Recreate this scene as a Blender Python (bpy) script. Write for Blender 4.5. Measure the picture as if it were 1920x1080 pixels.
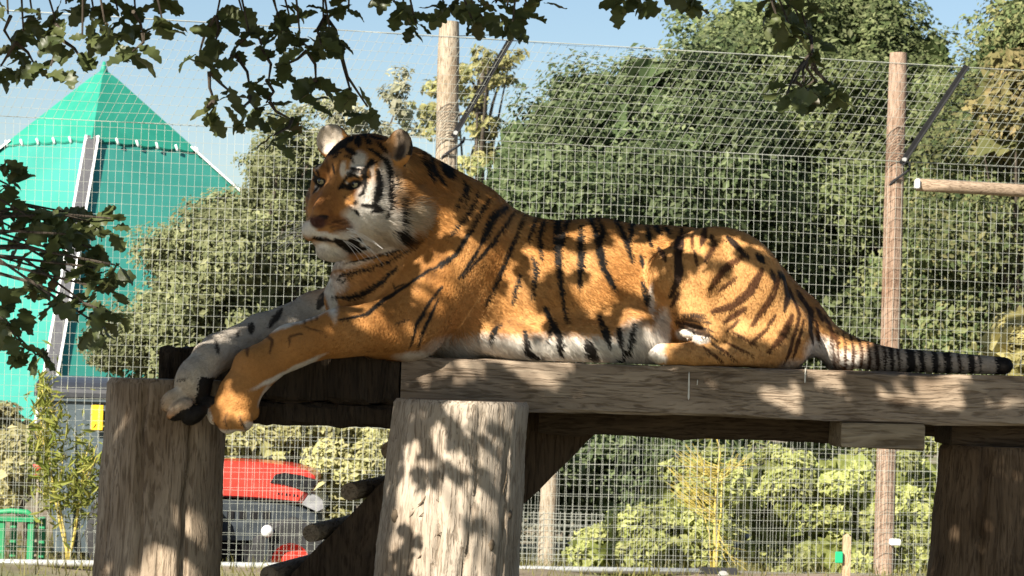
import bpy, math, random
import numpy as np
from mathutils import Matrix, Vector

# ---------------------------------------------------------------- scene, camera, light
scene = bpy.context.scene
for o in list(bpy.data.objects):
    bpy.data.objects.remove(o)
COL = scene.collection
RAD = math.radians

CAM = Vector((0.0, -8.0, 1.30))
FPX = 4800.0                      # focal length in pixels of the 1920 wide photograph
PITCH, ROLL = math.atan(150 / 4800), RAD(1.75)
camd = bpy.data.cameras.new("camera")
camd.sensor_width = 36.0
camd.lens = FPX * 36.0 / 1920.0
camd.clip_start, camd.clip_end = 0.1, 4000.0
camd.dof.use_dof = True
camd.dof.focus_distance, camd.dof.aperture_fstop = 8.0, 16.0
cam = bpy.data.objects.new("camera", camd)
COL.objects.link(cam)
CROT = Matrix.Rotation(math.pi / 2 + PITCH, 4, 'X') @ Matrix.Rotation(ROLL, 4, 'Z')
cam.matrix_world = Matrix.Translation(CAM) @ CROT
scene.camera = cam

SUN_AZ, SUN_EL = RAD(36), RAD(34)     # the sun stands left of and behind the viewer
LDIR = Vector((math.sin(SUN_AZ) * math.cos(SUN_EL), math.cos(SUN_AZ) * math.cos(SUN_EL), -math.sin(SUN_EL)))
world = bpy.data.worlds.new("World")
scene.world = world
world.use_nodes = True
wn = world.node_tree.nodes
bg = wn["Background"]
sky = wn.new("ShaderNodeTexSky")
sky.sky_type = 'NISHITA'
sky.sun_disc = False
sky.sun_elevation = SUN_EL
sky.sun_rotation = math.atan2(-LDIR.x, -LDIR.y)
sky.air_density, sky.dust_density, sky.ozone_density = 1.0, 0.5, 2.0
world.node_tree.links.new(sky.outputs["Color"], bg.inputs["Color"])
bg.inputs["Strength"].default_value = 0.05
sund = bpy.data.lights.new("sun", 'SUN')
sund.energy, sund.angle, sund.color = 5.0, RAD(0.53), (1.0, 0.925, 0.80)
sun = bpy.data.objects.new("sun", sund)
COL.objects.link(sun)
sun.rotation_euler = LDIR.to_track_quat('-Z', 'Y').to_euler()
sun.location = (-6, -6, 9)
scene.view_settings.view_transform = 'Standard'
scene.view_settings.look = 'None'
scene.view_settings.exposure = 1.3
scene.view_settings.gamma = 1.0
scene.render.engine = 'CYCLES'
scene.cycles.max_bounces = 6
scene.cycles.transparent_max_bounces = 8

# ---------------------------------------------------------------- helpers
R3 = np.array(CROT.to_3x3())
CAMN = np.array(CAM)

def W(x, y, Y):
    """world point that photograph pixel (x, y) shows at world depth Y"""
    d = R3 @ np.array([(x - 960) / FPX, -(y - 540) / FPX, -1.0])
    return CAMN + d * ((Y - CAMN[1]) / d[1])

def WV(x, y, Y):
    return Vector(W(x, y, Y))

def scale_at(Y):
    return FPX / (Y - CAMN[1])    # pixels per metre

def link(o, parent=None):
    COL.objects.link(o)
    if parent is not None:
        o.parent = parent
    return o

def tag(o, label=None, cat=None, group=None, kind=None):
    if label: o["label"] = label
    if cat: o["category"] = cat
    if group: o["group"] = group
    if kind: o["kind"] = kind
    return o

def empty(name, loc=(0, 0, 0), rz=0.0):
    o = bpy.data.objects.new(name, None)
    o.empty_display_size = 0.1
    o.location = loc
    o.rotation_euler = (0, 0, rz)
    COL.objects.link(o)
    return o

def child(o, parent):
    """parent o (placed in world space) under an unrotated or rotated Empty, keeping its place"""
    o.parent = parent
    o.matrix_parent_inverse = Matrix.LocRotScale(parent.location, parent.rotation_euler, None).inverted()
    return o

def mesh_np(name, V, F, mat=None, smooth=False, parent=None, cols=None, quads=None):
    """fast mesh from numpy; F (n,3) triangles or (n,4) quads"""
    V = np.asarray(V, np.float32); F = np.asarray(F, np.int32)
    me = bpy.data.meshes.new(name)
    me.vertices.add(len(V)); me.vertices.foreach_set("co", V.ravel())
    n = F.shape[1]
    me.loops.add(F.size); me.loops.foreach_set("vertex_index", F.ravel())
    me.polygons.add(len(F))
    me.polygons.foreach_set("loop_start", np.arange(0, F.size, n, dtype=np.int32))
    me.polygons.foreach_set("loop_total", np.full(len(F), n, np.int32))
    me.polygons.foreach_set("use_smooth", np.full(len(F), smooth, bool))
    me.update(calc_edges=True)
    if cols is not None:
        a = me.color_attributes.new("Col", 'FLOAT_COLOR', 'POINT')
        c = np.ones((len(V), 4), np.float32); c[:, :3] = cols
        a.data.foreach_set("color", c.ravel())
    if mat: me.materials.append(mat)
    o = bpy.data.objects.new(name, me)
    COL.objects.link(o)
    if parent is not None: child(o, parent)
    return o

class MB:
    """collects shapes, builds ONE mesh object"""
    def __init__(self): self.v = []; self.f = []; self.mi = []; self.m = 0
    def add(self, vs, fs):
        b = len(self.v)
        self.v += [tuple(v) for v in vs]
        self.f += [tuple(i + b for i in f) for f in fs]
        self.mi += [self.m] * len(fs)
    def box(self, lo, hi, M=None, bev=0.0):
        x0, y0, z0 = lo; x1, y1, z1 = hi
        if bev <= 0:
            vs = [(x0,y0,z0),(x1,y0,z0),(x1,y1,z0),(x0,y1,z0),(x0,y0,z1),(x1,y0,z1),(x1,y1,z1),(x0,y1,z1)]
            fs = [(3,2,1,0),(4,5,6,7),(0,1,5,4),(1,2,6,5),(2,3,7,6),(3,0,4,7)]
        else:
            b = min(bev, (x1-x0)*.45, (y1-y0)*.45, (z1-z0)*.45)
            vs = []; idx = {}
            for sx in (0,1):
                for sy in (0,1):
                    for sz in (0,1):
                        X = (x0,x1)[sx]; Y = (y0,y1)[sy]; Z = (z0,z1)[sz]
                        ix = X + (b if sx == 0 else -b); iy = Y + (b if sy == 0 else -b); iz = Z + (b if sz == 0 else -b)
                        for k, p in enumerate(((X,iy,iz),(ix,Y,iz),(ix,iy,Z))):
                            idx[(sx,sy,sz,k)] = len(vs); vs.append(p)
            fs = []
            I = idx
            for s in (0,1):
                q = [I[(s,0,0,0)],I[(s,1,0,0)],I[(s,1,1,0)],I[(s,0,1,0)]]; fs.append(q if s else q[::-1])
                q = [I[(0,s,0,1)],I[(0,s,1,1)],I[(1,s,1,1)],I[(1,s,0,1)]]; fs.append(q if s else q[::-1])
                q = [I[(0,0,s,2)],I[(1,0,s,2)],I[(1,1,s,2)],I[(0,1,s,2)]]; fs.append(q if s else q[::-1])
            for a in (0,1):
                for c in (0,1):
                    fs.append([I[(a,c,0,0)],I[(a,c,0,1)],I[(a,c,1,1)],I[(a,c,1,0)]])
                    fs.append([I[(a,0,c,0)],I[(a,0,c,2)],I[(a,1,c,2)],I[(a,1,c,0)]])
                    fs.append([I[(0,a,c,1)],I[(0,a,c,2)],I[(1,a,c,2)],I[(1,a,c,1)]])
                    for d in (0,1):
                        fs.append([I[(a,c,d,0)],I[(a,c,d,1)],I[(a,c,d,2)]])
        if M is not None: vs = [M @ Vector(v) for v in vs]
        self.add(vs, fs)
    def tube(self, pts, rad, n=8, cap=True):
        pts = [Vector(p) for p in pts]
        if not hasattr(rad, '__len__'): rad = [rad] * len(pts)
        vs = []; fs = []
        up = Vector((0.013, 0.21, 0.97))
        for i, p in enumerate(pts):
            a = pts[max(i-1, 0)]; b = pts[min(i+1, len(pts)-1)]
            t = (b - a).normalized()
            if abs(t.dot(up)) > .97: up = Vector((0.97, 0.21, 0.1))
            u = t.cross(up).normalized(); w = t.cross(u).normalized()
            for k in range(n):
                g = 2 * math.pi * k / n
                vs.append(p + (u * math.cos(g) + w * math.sin(g)) * rad[i])
        for i in range(len(pts) - 1):
            for k in range(n):
                k2 = (k + 1) % n
                fs.append((i*n+k, i*n+k2, (i+1)*n+k2, (i+1)*n+k))
        if cap:
            fs.append(tuple(range(n-1, -1, -1))); fs.append(tuple(range((len(pts)-1)*n, len(pts)*n)))
        self.add(vs, fs)
    def build(self, name, mats=None, parent=None, smooth=False):
        me = bpy.data.meshes.new(name)
        me.from_pydata(self.v, [], self.f)
        import bmesh as _b
        bm = _b.new(); bm.from_mesh(me); _b.ops.recalc_face_normals(bm, faces=bm.faces); bm.to_mesh(me); bm.free()
        if mats is not None:
            for m in (mats if isinstance(mats, (list, tuple)) else [mats]): me.materials.append(m)
        me.polygons.foreach_set("material_index", self.mi)
        me.polygons.foreach_set("use_smooth", [smooth] * len(self.f))
        o = bpy.data.objects.new(name, me)
        COL.objects.link(o)
        if parent is not None: child(o, parent)
        return o

# ---- material helper: base colour mixed by noise, bump, roughness
def mat(name, c1, c2=None, scale=8.0, rough=0.7, bump=0.0, bscale=None, stretch=(1,1,1), detail=6.0,
        metal=0.0, c3=None, s3=1.5, coat=0.0, spec=0.5, transl=0.0, attr=False, rvar=0.1):
    m = bpy.data.materials.new(name); m.use_nodes = True
    nt = m.node_tree; N = nt.nodes; L = nt.links
    b = N["Principled BSDF"]
    b.inputs["Roughness"].default_value = rough
    b.inputs["Metallic"].default_value = metal
    b.inputs["Specular IOR Level"].default_value = spec
    if coat: b.inputs["Coat Weight"].default_value = coat
    tc = N.new("ShaderNodeTexCoord"); mp = N.new("ShaderNodeMapping")
    mp.inputs["Scale"].default_value = stretch
    L.new(tc.outputs["Object"], mp.inputs["Vector"])
    col = None
    if attr:
        at = N.new("ShaderNodeAttribute"); at.attribute_name = "Col"; col = at.outputs["Color"]
    if c2 is not None:
        n1 = N.new("ShaderNodeTexNoise"); n1.inputs["Scale"].default_value = scale; n1.inputs["Detail"].default_value = detail
        n1.inputs["Roughness"].default_value = 0.65
        L.new(mp.outputs["Vector"], n1.inputs["Vector"])
        rp = N.new("ShaderNodeValToRGB")
        rp.color_ramp.elements[0].position = 0.32; rp.color_ramp.elements[1].position = 0.68
        rp.color_ramp.elements[0].color = (*c1, 1); rp.color_ramp.elements[1].color = (*c2, 1)
        L.new(n1.outputs["Fac"], rp.inputs["Fac"])
        if attr:
            mx = N.new("ShaderNodeMix"); mx.data_type = 'RGBA'; mx.blend_type = 'MULTIPLY'; mx.inputs["Factor"].default_value = 1.0
            L.new(col, mx.inputs[6]); L.new(rp.outputs["Color"], mx.inputs[7]); col = mx.outputs[2]
        else: col = rp.outputs["Color"]
        if c3 is not None:
            n3 = N.new("ShaderNodeTexNoise"); n3.inputs["Scale"].default_value = s3; n3.inputs["Detail"].default_value = 4
            L.new(tc.outputs["Object"], n3.inputs["Vector"])
            r3 = N.new("ShaderNodeValToRGB"); r3.color_ramp.elements[0].position = 0.5; r3.color_ramp.elements[1].position = 0.66
            r3.color_ramp.elements[0].color = (0,0,0,1); r3.color_ramp.elements[1].color = (1,1,1,1)
            L.new(n3.outputs["Fac"], r3.inputs["Fac"])
            mx = N.new("ShaderNodeMix"); mx.data_type = 'RGBA'
            L.new(r3.outputs["Color"], mx.inputs["Factor"]); L.new(col, mx.inputs[6]); mx.inputs[7].default_value = (*c3, 1)
            col = mx.outputs[2]
        rr = N.new("ShaderNodeMapRange"); rr.inputs["To Min"].default_value = max(rough - rvar, .02); rr.inputs["To Max"].default_value = min(rough + rvar, 1)
        L.new(n1.outputs["Fac"], rr.inputs["Value"]); L.new(rr.outputs["Result"], b.inputs["Roughness"])
    if col is not None: L.new(col, b.inputs["Base Color"])
    else: b.inputs["Base Color"].default_value = (*c1, 1)
    if bump > 0:
        nb = N.new("ShaderNodeTexNoise"); nb.inputs["Scale"].default_value = bscale or scale * 2; nb.inputs["Detail"].default_value = 8
        L.new(mp.outputs["Vector"], nb.inputs["Vector"])
        bp = N.new("ShaderNodeBump"); bp.inputs["Strength"].default_value = min(bump, 1.0); bp.inputs["Distance"].default_value = 0.02 * max(bump, 1)
        L.new(nb.outputs["Fac"], bp.inputs["Height"]); L.new(bp.outputs["Normal"], b.inputs["Normal"])
    if transl > 0:
        tr = N.new("ShaderNodeBsdfTranslucent"); ms = N.new("ShaderNodeMixShader"); ms.inputs[0].default_value = transl
        if col is not None: L.new(col, tr.inputs["Color"])
        else: tr.inputs["Color"].default_value = (*c1, 1)
        L.new(b.outputs[0], ms.inputs[1]); L.new(tr.outputs[0], ms.inputs[2]); L.new(ms.outputs[0], N["Material Output"].inputs["Surface"])
    return m
# ================================================================ ground
m_ground = mat("dry_ground", (.12,.092,.06), (.23,.185,.125), scale=1.4, rough=.95, bump=.8, bscale=9, c3=(.12,.145,.045), s3=.35, detail=10)
def make_ground():
    r = rng0(3)
    xs = np.concatenate([np.linspace(-900, -60, 12), np.linspace(-50, -14, 14), np.linspace(-12, 12, 97), np.linspace(14, 50, 14), np.linspace(60, 900, 12)])
    ys = np.concatenate([np.linspace(-200, -30, 8), np.linspace(-20, -10, 6), np.linspace(-8, 20, 113), np.linspace(22, 60, 20), np.linspace(70, 1500, 16)])
    X, Y = np.meshgrid(xs, ys, indexing='ij')
    Z = .03*np.sin(X*1.3 + 1)*np.cos(Y*.9) + .02*np.sin(X*3.1 + Y*2.3) + .012*np.sin(X*7 - Y*5)
    Z = Z*np.clip(1 - np.hypot(X, Y - 8)/40, 0, 1) - .03
    Z = Z - .40*np.clip((Y - (8.80 + .225*X) - .15)/.7, 0, 1)       # the land drops a little behind the fence
    V = np.stack([X, Y, Z], -1).reshape(-1, 3)
    nx, ny = len(xs), len(ys)
    i = (np.arange(nx-1)[:, None]*ny + np.arange(ny-1)[None, :]).ravel()
    F = np.stack([i, i+ny, i+ny+1, i+1], 1)
    o = mesh_np("ground", V, F, m_ground, True)
    tag(o, kind="structure")
def rng0(s): return np.random.default_rng(s)
make_ground()

# ================================================================ wood
def wood(name, dark, light, axis='z', scale=1.0, stain=None, rough=.85, fine=1.0, bump=.7, sst=.55):
    """weathered timber: stretched grain, fine cracks, stains"""
    m = bpy.data.materials.new(name); m.use_nodes = True
    nt = m.node_tree; N = nt.nodes; L = nt.links; b = N["Principled BSDF"]
    b.inputs["Roughness"].default_value = rough; b.inputs["Specular IOR Level"].default_value = .2
    tc = N.new("ShaderNodeTexCoord"); mp = N.new("ShaderNodeMapping")
    st_ = {'x': (2.6, 24, 24), 'y': (24, 2.6, 24), 'z': (24, 24, 2.6)}[axis]
    mp.inputs["Scale"].default_value = [v*scale for v in st_]
    L.new(tc.outputs["Object"], mp.inputs["Vector"])
    n0 = N.new("ShaderNodeTexNoise"); n0.inputs["Scale"].default_value = .5; n0.inputs["Detail"].default_value = 3
    L.new(mp.outputs["Vector"], n0.inputs["Vector"])
    sb = N.new("ShaderNodeVectorMath"); sb.operation = 'MULTIPLY_ADD'; sb.inputs[1].default_value = (2.2, 2.2, 2.2)
    L.new(n0.outputs["Color"], sb.inputs[0]); L.new(mp.outputs["Vector"], sb.inputs[2])
    n1 = N.new("ShaderNodeTexNoise"); n1.inputs["Scale"].default_value = 1.6; n1.inputs["Detail"].default_value = 12; n1.inputs["Roughness"].default_value = .72
    L.new(sb.outputs[0], n1.inputs["Vector"])
    r1 = N.new("ShaderNodeValToRGB"); e = r1.color_ramp.elements
    e[0].position, e[1].position = .30, .70; e[0].color = (*dark, 1); e[1].color = (*light, 1)
    L.new(n1.outputs["Fac"], r1.inputs["Fac"])
    # fine dark grain lines
    n2 = N.new("ShaderNodeTexNoise"); n2.inputs["Scale"].default_value = 5.5*fine; n2.inputs["Detail"].default_value = 6
    L.new(sb.outputs[0], n2.inputs["Vector"])
    r2 = N.new("ShaderNodeValToRGB"); e = r2.color_ramp.elements
    e[0].position, e[1].position = .36, .50; e[0].color = (.42, .38, .34, 1); e[1].color = (1, 1, 1, 1)
    L.new(n2.outputs["Fac"], r2.inputs["Fac"])
    mx = N.new("ShaderNodeMix"); mx.data_type = 'RGBA'; mx.blend_type = 'MULTIPLY'; mx.inputs["Factor"].default_value = .75
    L.new(r1.outputs["Color"], mx.inputs[6]); L.new(r2.outputs["Color"], mx.inputs[7])
    col = mx.outputs[2]
    if stain is not None:
        n3 = N.new("ShaderNodeTexNoise"); n3.inputs["Scale"].default_value = 4.0; n3.inputs["Detail"].default_value = 5
        mp3 = N.new("ShaderNodeMapping"); mp3.inputs["Scale"].default_value = {'x': (.5, 1, 1), 'y': (1, .5, 1), 'z': (1, 1, .5)}[axis]
        L.new(tc.outputs["Object"], mp3.inputs["Vector"]); L.new(mp3.outputs["Vector"], n3.inputs["Vector"])
        r3 = N.new("ShaderNodeValToRGB"); e = r3.color_ramp.elements
        e[0].position, e[1].position = sst - .08, sst + .12; e[0].color = (0, 0, 0, 1); e[1].color = (1, 1, 1, 1)
        L.new(n3.outputs["Fac"], r3.inputs["Fac"])
        m3 = N.new("ShaderNodeMix"); m3.data_type = 'RGBA'; m3.blend_type = 'MULTIPLY'
        L.new(r3.outputs["Color"], m3.inputs["Factor"]); L.new(col, m3.inputs[6]); m3.inputs[7].default_value = (*stain, 1)
        col = m3.outputs[2]
    vk = N.new("ShaderNodeTexVoronoi"); vk.inputs["Scale"].default_value = 3.2
    mk = N.new("ShaderNodeMapping"); mk.inputs["Scale"].default_value = {'x': (.55, 1, 1), 'y': (1, .55, 1), 'z': (1, 1, .55)}[axis]
    L.new(tc.outputs["Object"], mk.inputs["Vector"]); L.new(mk.outputs["Vector"], vk.inputs["Vector"])
    rk = N.new("ShaderNodeValToRGB"); e = rk.color_ramp.elements
    e[0].position, e[1].position = .03, .085; e[0].color = (.25, .2, .16, 1); e[1].color = (1, 1, 1, 1)
    L.new(vk.outputs["Distance"], rk.inputs["Fac"])
    mk2 = N.new("ShaderNodeMix"); mk2.data_type = 'RGBA'; mk2.blend_type = 'MULTIPLY'; mk2.inputs["Factor"].default_value = .8
    L.new(col, mk2.inputs[6]); L.new(rk.outputs["Color"], mk2.inputs[7]); col = mk2.outputs[2]
    L.new(col, b.inputs["Base Color"])
    bp = N.new("ShaderNodeBump"); bp.inputs["Strength"].default_value = bump; bp.inputs["Distance"].default_value = .006
    ma = N.new("ShaderNodeMath"); ma.operation = 'ADD'
    L.new(n1.outputs["Fac"], ma.inputs[0]); L.new(r2.outputs["Color"], ma.inputs[1]); L.new(ma.outputs[0], bp.inputs["Height"])
    L.new(bp.outputs["Normal"], b.inputs["Normal"])
    return m

m_beam = wood("weathered_beam", (.22,.165,.118), (.44,.35,.26), 'x', 1.0, (.55,.5,.45))
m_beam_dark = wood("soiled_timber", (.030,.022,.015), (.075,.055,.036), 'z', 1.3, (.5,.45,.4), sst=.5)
m_post_pale = wood("pale_post", (.34,.28,.215), (.48,.41,.335), 'z', .9, (.62,.55,.48), sst=.6)
m_post_brown = wood("brown_post", (.25,.19,.135), (.45,.36,.265), 'z', 1.0, (.6,.55,.5))
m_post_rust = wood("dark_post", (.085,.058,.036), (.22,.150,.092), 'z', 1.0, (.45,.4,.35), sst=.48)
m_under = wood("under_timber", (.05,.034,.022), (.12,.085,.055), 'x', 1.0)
m_deck = wood("deck_board", (.13,.095,.065), (.27,.21,.15), 'y', 1.0, (.55,.5,.45))
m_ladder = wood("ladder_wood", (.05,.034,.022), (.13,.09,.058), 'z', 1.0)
m_rung = wood("rung_wood", (.24,.18,.12), (.42,.33,.23), 'y', 1.0)
m_endgrain = mat("end_grain", (.17,.125,.08), (.36,.28,.19), scale=30, rough=.9, bump=.5, stretch=(1,1,1))
m_crack = mat("crack", (.012,.009,.006), rough=1.0)

def slab(name, x0, x1, y0, y1, z0, z1, m, parent, seed=0, axis=0, nseg=28, wob=.004, bev=.012):
    """a sawn timber with worn, slightly wavy edges, long axis 0 = x, 1 = y"""
    r = rng0(seed)
    lo = np.array([x0, y0, z0], float); hi = np.array([x1, y1, z1], float)
    a, b, c = (0, 1, 2) if axis == 0 else (1, 0, 2)
    ring = []
    B = bev
    hb, hc = (hi[b]-lo[b])/2, (hi[c]-lo[c])/2
    for sx, sy in ((-1,-1),(1,-1),(1,1),(-1,1)):
        if sx*sy > 0: ring += [(sx*hb, sy*(hc-B)), (sx*(hb-.3*B), sy*(hc-.3*B)), (sx*(hb-B), sy*hc)]
        else: ring += [(sx*(hb-B), sy*hc), (sx*(hb-.3*B), sy*(hc-.3*B)), (sx*hb, sy*(hc-B))]
    ring = [ring[i] for i in range(12)]
    n = 12
    ang = sorted(range(n), key=lambda i: math.atan2(ring[i][1], ring[i][0])); ring = [ring[i] for i in ang]
    t = np.linspace(0, 1, nseg+1)
    ph = r.uniform(0, 6.28, (n, 3))
    V = []
    for i, ti in enumerate(t):
        for k, (u, v) in enumerate(ring):
            s = wob*(np.sin(ti*17 + ph[k, 0]) + .6*np.sin(ti*41 + ph[k, 1]))*.5 + r.normal(0, wob*.25)
            p = np.zeros(3); p[a] = lo[a] + (hi[a]-lo[a])*ti
            if i in (0, nseg): s -= .15*B
            p[b] = (lo[b]+hi[b])/2 + u*(1 + s/hb); p[c] = (lo[c]+hi[c])/2 + v*(1 + s/hc)
            V.append(p)
    F = []
    for i in range(nseg):
        for k in range(n): F.append((i*n+k, i*n+(k+1) % n, (i+1)*n+(k+1) % n, (i+1)*n+k))
    mb = MB(); mb.add(V, F + [tuple(range(n-1, -1, -1)), tuple(range(nseg*n, nseg*n+n))])
    return mb.build(name, m, parent, False)

def log_post(name, pts, m, parent, seed=0, nring=40, nz=60, cracks=((.3, 1.0),), square=0.0, top_bev=.02, wob=.006):
    """pts: (centre, radius) from top to foot; a peeled trunk with drying cracks cut into it"""
    r = rng0(seed)
    C_ = np.array([p[0] for p in pts], float); Rr = np.array([p[1] for p in pts], float)
    tt = np.linspace(0, 1, len(pts)); t = np.linspace(0, 1, nz)
    c = np.stack([np.interp(t, tt, C_[:, j]) for j in range(3)], 1); rad = np.interp(t, tt, Rr)
    th_ = np.linspace(0, 2*math.pi, nring, endpoint=False)
    ph = r.uniform(0, 6.28, 6)
    V = []
    for i in range(nz):
        rr = rad[i]*(1 + .018*np.sin(2*th_ + ph[0] + t[i]*2) + .012*np.sin(3*th_ + ph[1]) + .006*np.sin(7*th_ + ph[2] + t[i]*5))
        if square: rr = rr*(1 + square*(np.abs(np.cos(th_*2 + math.pi/2))**1.0 - .4)*.35)
        rr = rr + wob*np.sin(t[i]*23 + ph[3] + th_)*.3 + r.normal(0, .0008, nring)
        for (ca, depth, wdt, z0, z1) in cracks:
            if z0 <= t[i] <= z1:
                wav = ca + .04*math.sin(t[i]*9 + ca*5) + .012*math.sin(t[i]*37)
                d = np.abs((th_ - wav + math.pi) % (2*math.pi) - math.pi)
                rr = rr - depth*np.clip(1 - d/wdt, 0, 1)*min(1, (z1-t[i])*12, (t[i]-z0)*12 + .4)
        if i == 0: rr = rr - top_bev
        V += [(c[i, 0] + rr[k]*math.cos(th_[k]), c[i, 1] + rr[k]*math.sin(th_[k]), c[i, 2] + (.0 if i else .0)) for k in range(nring)]
    V = np.array(V)
    if top_bev: V[nring:2*nring, 2] = np.minimum(V[nring:2*nring, 2], C_[0][2] - top_bev*.8)
    F = [(i*nring+k, (i+1)*nring+k, (i+1)*nring+(k+1) % nring, i*nring+(k+1) % nring) for i in range(nz-1) for k in range(nring)]
    mb = MB(); mb.add(V, F); mb.add(V[:nring], [tuple(range(nring))]); 
    mb.mi[-1] = 1
    o = mb.build(name, [m, m_endgrain], parent, True)
    for p in o.data.polygons:
        if p.material_index == 1: p.use_smooth = False
    return o

# ================================================================ the platform
PTZ = 1.3247
platform = empty("platform", (W(1200, 700, .3)[0], .5, 0))
tag(platform, "weathered timber platform on thick log posts under the tiger", "platform")
x750 = W(752, 700, 0)[0]; x1000 = W(1000, 700, 0)[0]
zb = W(1200, 778, 0)[2]
slab("front_beam", x750, 2.6, .0, .13, zb, PTZ - .002, m_beam, platform, 1, 0, 44, .005)
# the soiled timber at the left end: two planks stacked
xl = W(303, 690, .20)[0]; xm = W(470, 730, .05)[0]
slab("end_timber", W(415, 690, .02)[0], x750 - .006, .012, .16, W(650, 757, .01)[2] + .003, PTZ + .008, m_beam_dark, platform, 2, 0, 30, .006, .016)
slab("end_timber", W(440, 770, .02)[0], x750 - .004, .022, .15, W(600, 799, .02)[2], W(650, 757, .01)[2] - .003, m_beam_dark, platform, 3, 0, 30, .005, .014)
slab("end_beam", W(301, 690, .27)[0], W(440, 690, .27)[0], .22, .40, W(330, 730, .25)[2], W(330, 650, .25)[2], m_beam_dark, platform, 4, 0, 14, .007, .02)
# deck boards run away from the viewer
bx = W(420, 690, .2)[0]; k = 0
while bx < 2.5:
    wd = .165 + .02*math.sin(k*2.3)
    slab("deck_board", bx, bx + wd - .008, .17, 1.25, PTZ - .052 - .001*(k % 3), PTZ - .004 - .0015*(k % 3), m_deck, platform, 20 + k, 1, 8, .003, .006)
    bx += wd; k += 1
# bearer logs under the boards
def bearer(x0, x1, py0, py1, Y, dia_lo, m, seed):
    pass
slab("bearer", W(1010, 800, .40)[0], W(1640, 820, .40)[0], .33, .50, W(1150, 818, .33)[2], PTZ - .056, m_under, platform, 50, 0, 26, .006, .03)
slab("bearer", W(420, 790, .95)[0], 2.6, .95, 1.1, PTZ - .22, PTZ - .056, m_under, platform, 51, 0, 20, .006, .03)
m_bearer_end = wood("bearer_end_wood", (.17,.13,.085), (.40,.32,.22), 'x', .7, (.5,.45,.4))
slab("cross_bearer", W(1577, 820, 0)[0], W(1734, 820, 0)[0], -.010, .32, W(1650, 841, 0)[2], zb - .004, m_bearer_end, platform, 54, 1, 10, .004, .007)
# posts: middle pale one in front, left brown one, right dark one under the beam
def post_line(top, bottom, half_top, half_bot, Y):
    """axis from pixel top to the ground along the pixel line"""
    a = W(top[0], top[1], Y); b = W(bottom[0], bottom[1], Y)
    s = (a[2] + .05)/(a[2] - b[2]); g = a + (b - a)*s
    sc = scale_at(Y)
    return [(a, half_top/sc), (b, half_bot/sc), (g, (half_bot + (half_bot-half_top)*(s-1)*.6)/sc)]
log_post("post", post_line((866, 750), (837, 1080), 128, 138, -.235), m_post_pale, platform, 7,
         cracks=((-1.74, .024, .05, .05, .95), (-1.30, .02, .05, .0, .8), (-2.1, .014, .05, .3, 1), (-.75, .016, .05, .1, .7), (-1.52, .010, .045, 0, .45), (-1.95, .010, .045, .1, .6), (-1.1, .010, .045, .35, 1)), top_bev=.008, nz=90, nring=130)
log_post("post", post_line((314, 711), (294, 1080), 110, 119, .02), m_post_brown, platform, 8,
         cracks=((-1.78, .03, .055, .0, 1.0), (-1.02, .04, .06, .05, 1.0), (-2.4, .014, .05, .2, .8), (-1.4, .012, .05, .4, .9)), square=.16, top_bev=.012, nz=70, nring=120)
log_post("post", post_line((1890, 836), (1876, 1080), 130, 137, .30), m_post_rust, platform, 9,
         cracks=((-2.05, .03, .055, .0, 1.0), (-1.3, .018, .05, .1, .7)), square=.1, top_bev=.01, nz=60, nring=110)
# claw marks and knots on the pale post
def post_surface(px, py, top=(866, 750), bot=(837, 1080), h0=128, h1=138, Yc=-.235, lift=.0):
    t = (py - top[1])/(bot[1] - top[1]); cx = top[0] + (bot[0]-top[0])*t; hw = h0 + (h1-h0)*t
    u = max(-.97, min(.97, (px - cx)/hw)); R = hw/scale_at(Yc)
    return W(px, py, Yc - R*math.sqrt(1 - u*u)*1.0 - lift)
m_claw = mat("claw_groove", (.10,.072,.048), (.16,.12,.08), scale=40, rough=.95)
for (x0, y0, x1, y1, w) in ((767,970,813,913,1.3), (780,973,822,935,1.1), (803,1010,832,997,1.3), (772,955,806,928,.9), (905,1005,918,1020,1.6), (900,960,912,958,1.2),
                           (860,905,868,985,.9), (950,880,944,930,.9), (822,800,815,850,1.0), (930,812,922,846,1.0), (775,1052,792,1040,1.2), (850,1040,862,1062,.9)):
    mb = MB(); pts = [post_surface(x0 + (x1-x0)*t + 1.5*math.sin(t*5), y0 + (y1-y0)*t, lift=-.0005) for t in np.linspace(0, 1, 6)]
    mb.tube(pts, [.0004] + [w/600]*4 + [.0004], 5); mb.build("claw_mark", m_claw, platform, True)
for (x0, y0, rx, ry) in ((742, 968, 9, 15), (921, 1022, 7, 13), (955, 965, 6, 9)):
    c = post_surface(x0, y0); mb = MB()
    mb.tube([c + np.array([0, .012, -ry/600]), c + np.array([0, .002, -ry/1200]), c + np.array([0, -.002, 0]), c + np.array([0, .002, ry/1200]), c + np.array([0, .012, ry/600])], [.001, rx/800, rx/600, rx/800, .001], 10)
    mb.build("knot", m_claw, platform, True)
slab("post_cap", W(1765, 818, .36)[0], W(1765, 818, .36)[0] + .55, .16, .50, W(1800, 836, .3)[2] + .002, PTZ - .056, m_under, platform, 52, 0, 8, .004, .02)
# back posts carry the far side
for xx in (-1.24, 1.75):
    log_post("post", [((xx, 1.05, PTZ - .222), .12), ((xx, 1.05, -.05), .13)], m_post_rust, platform, 30 + int(xx*4), cracks=((-1.5, .02, .12, .1, .9),), nz=24, nring=28)
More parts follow.
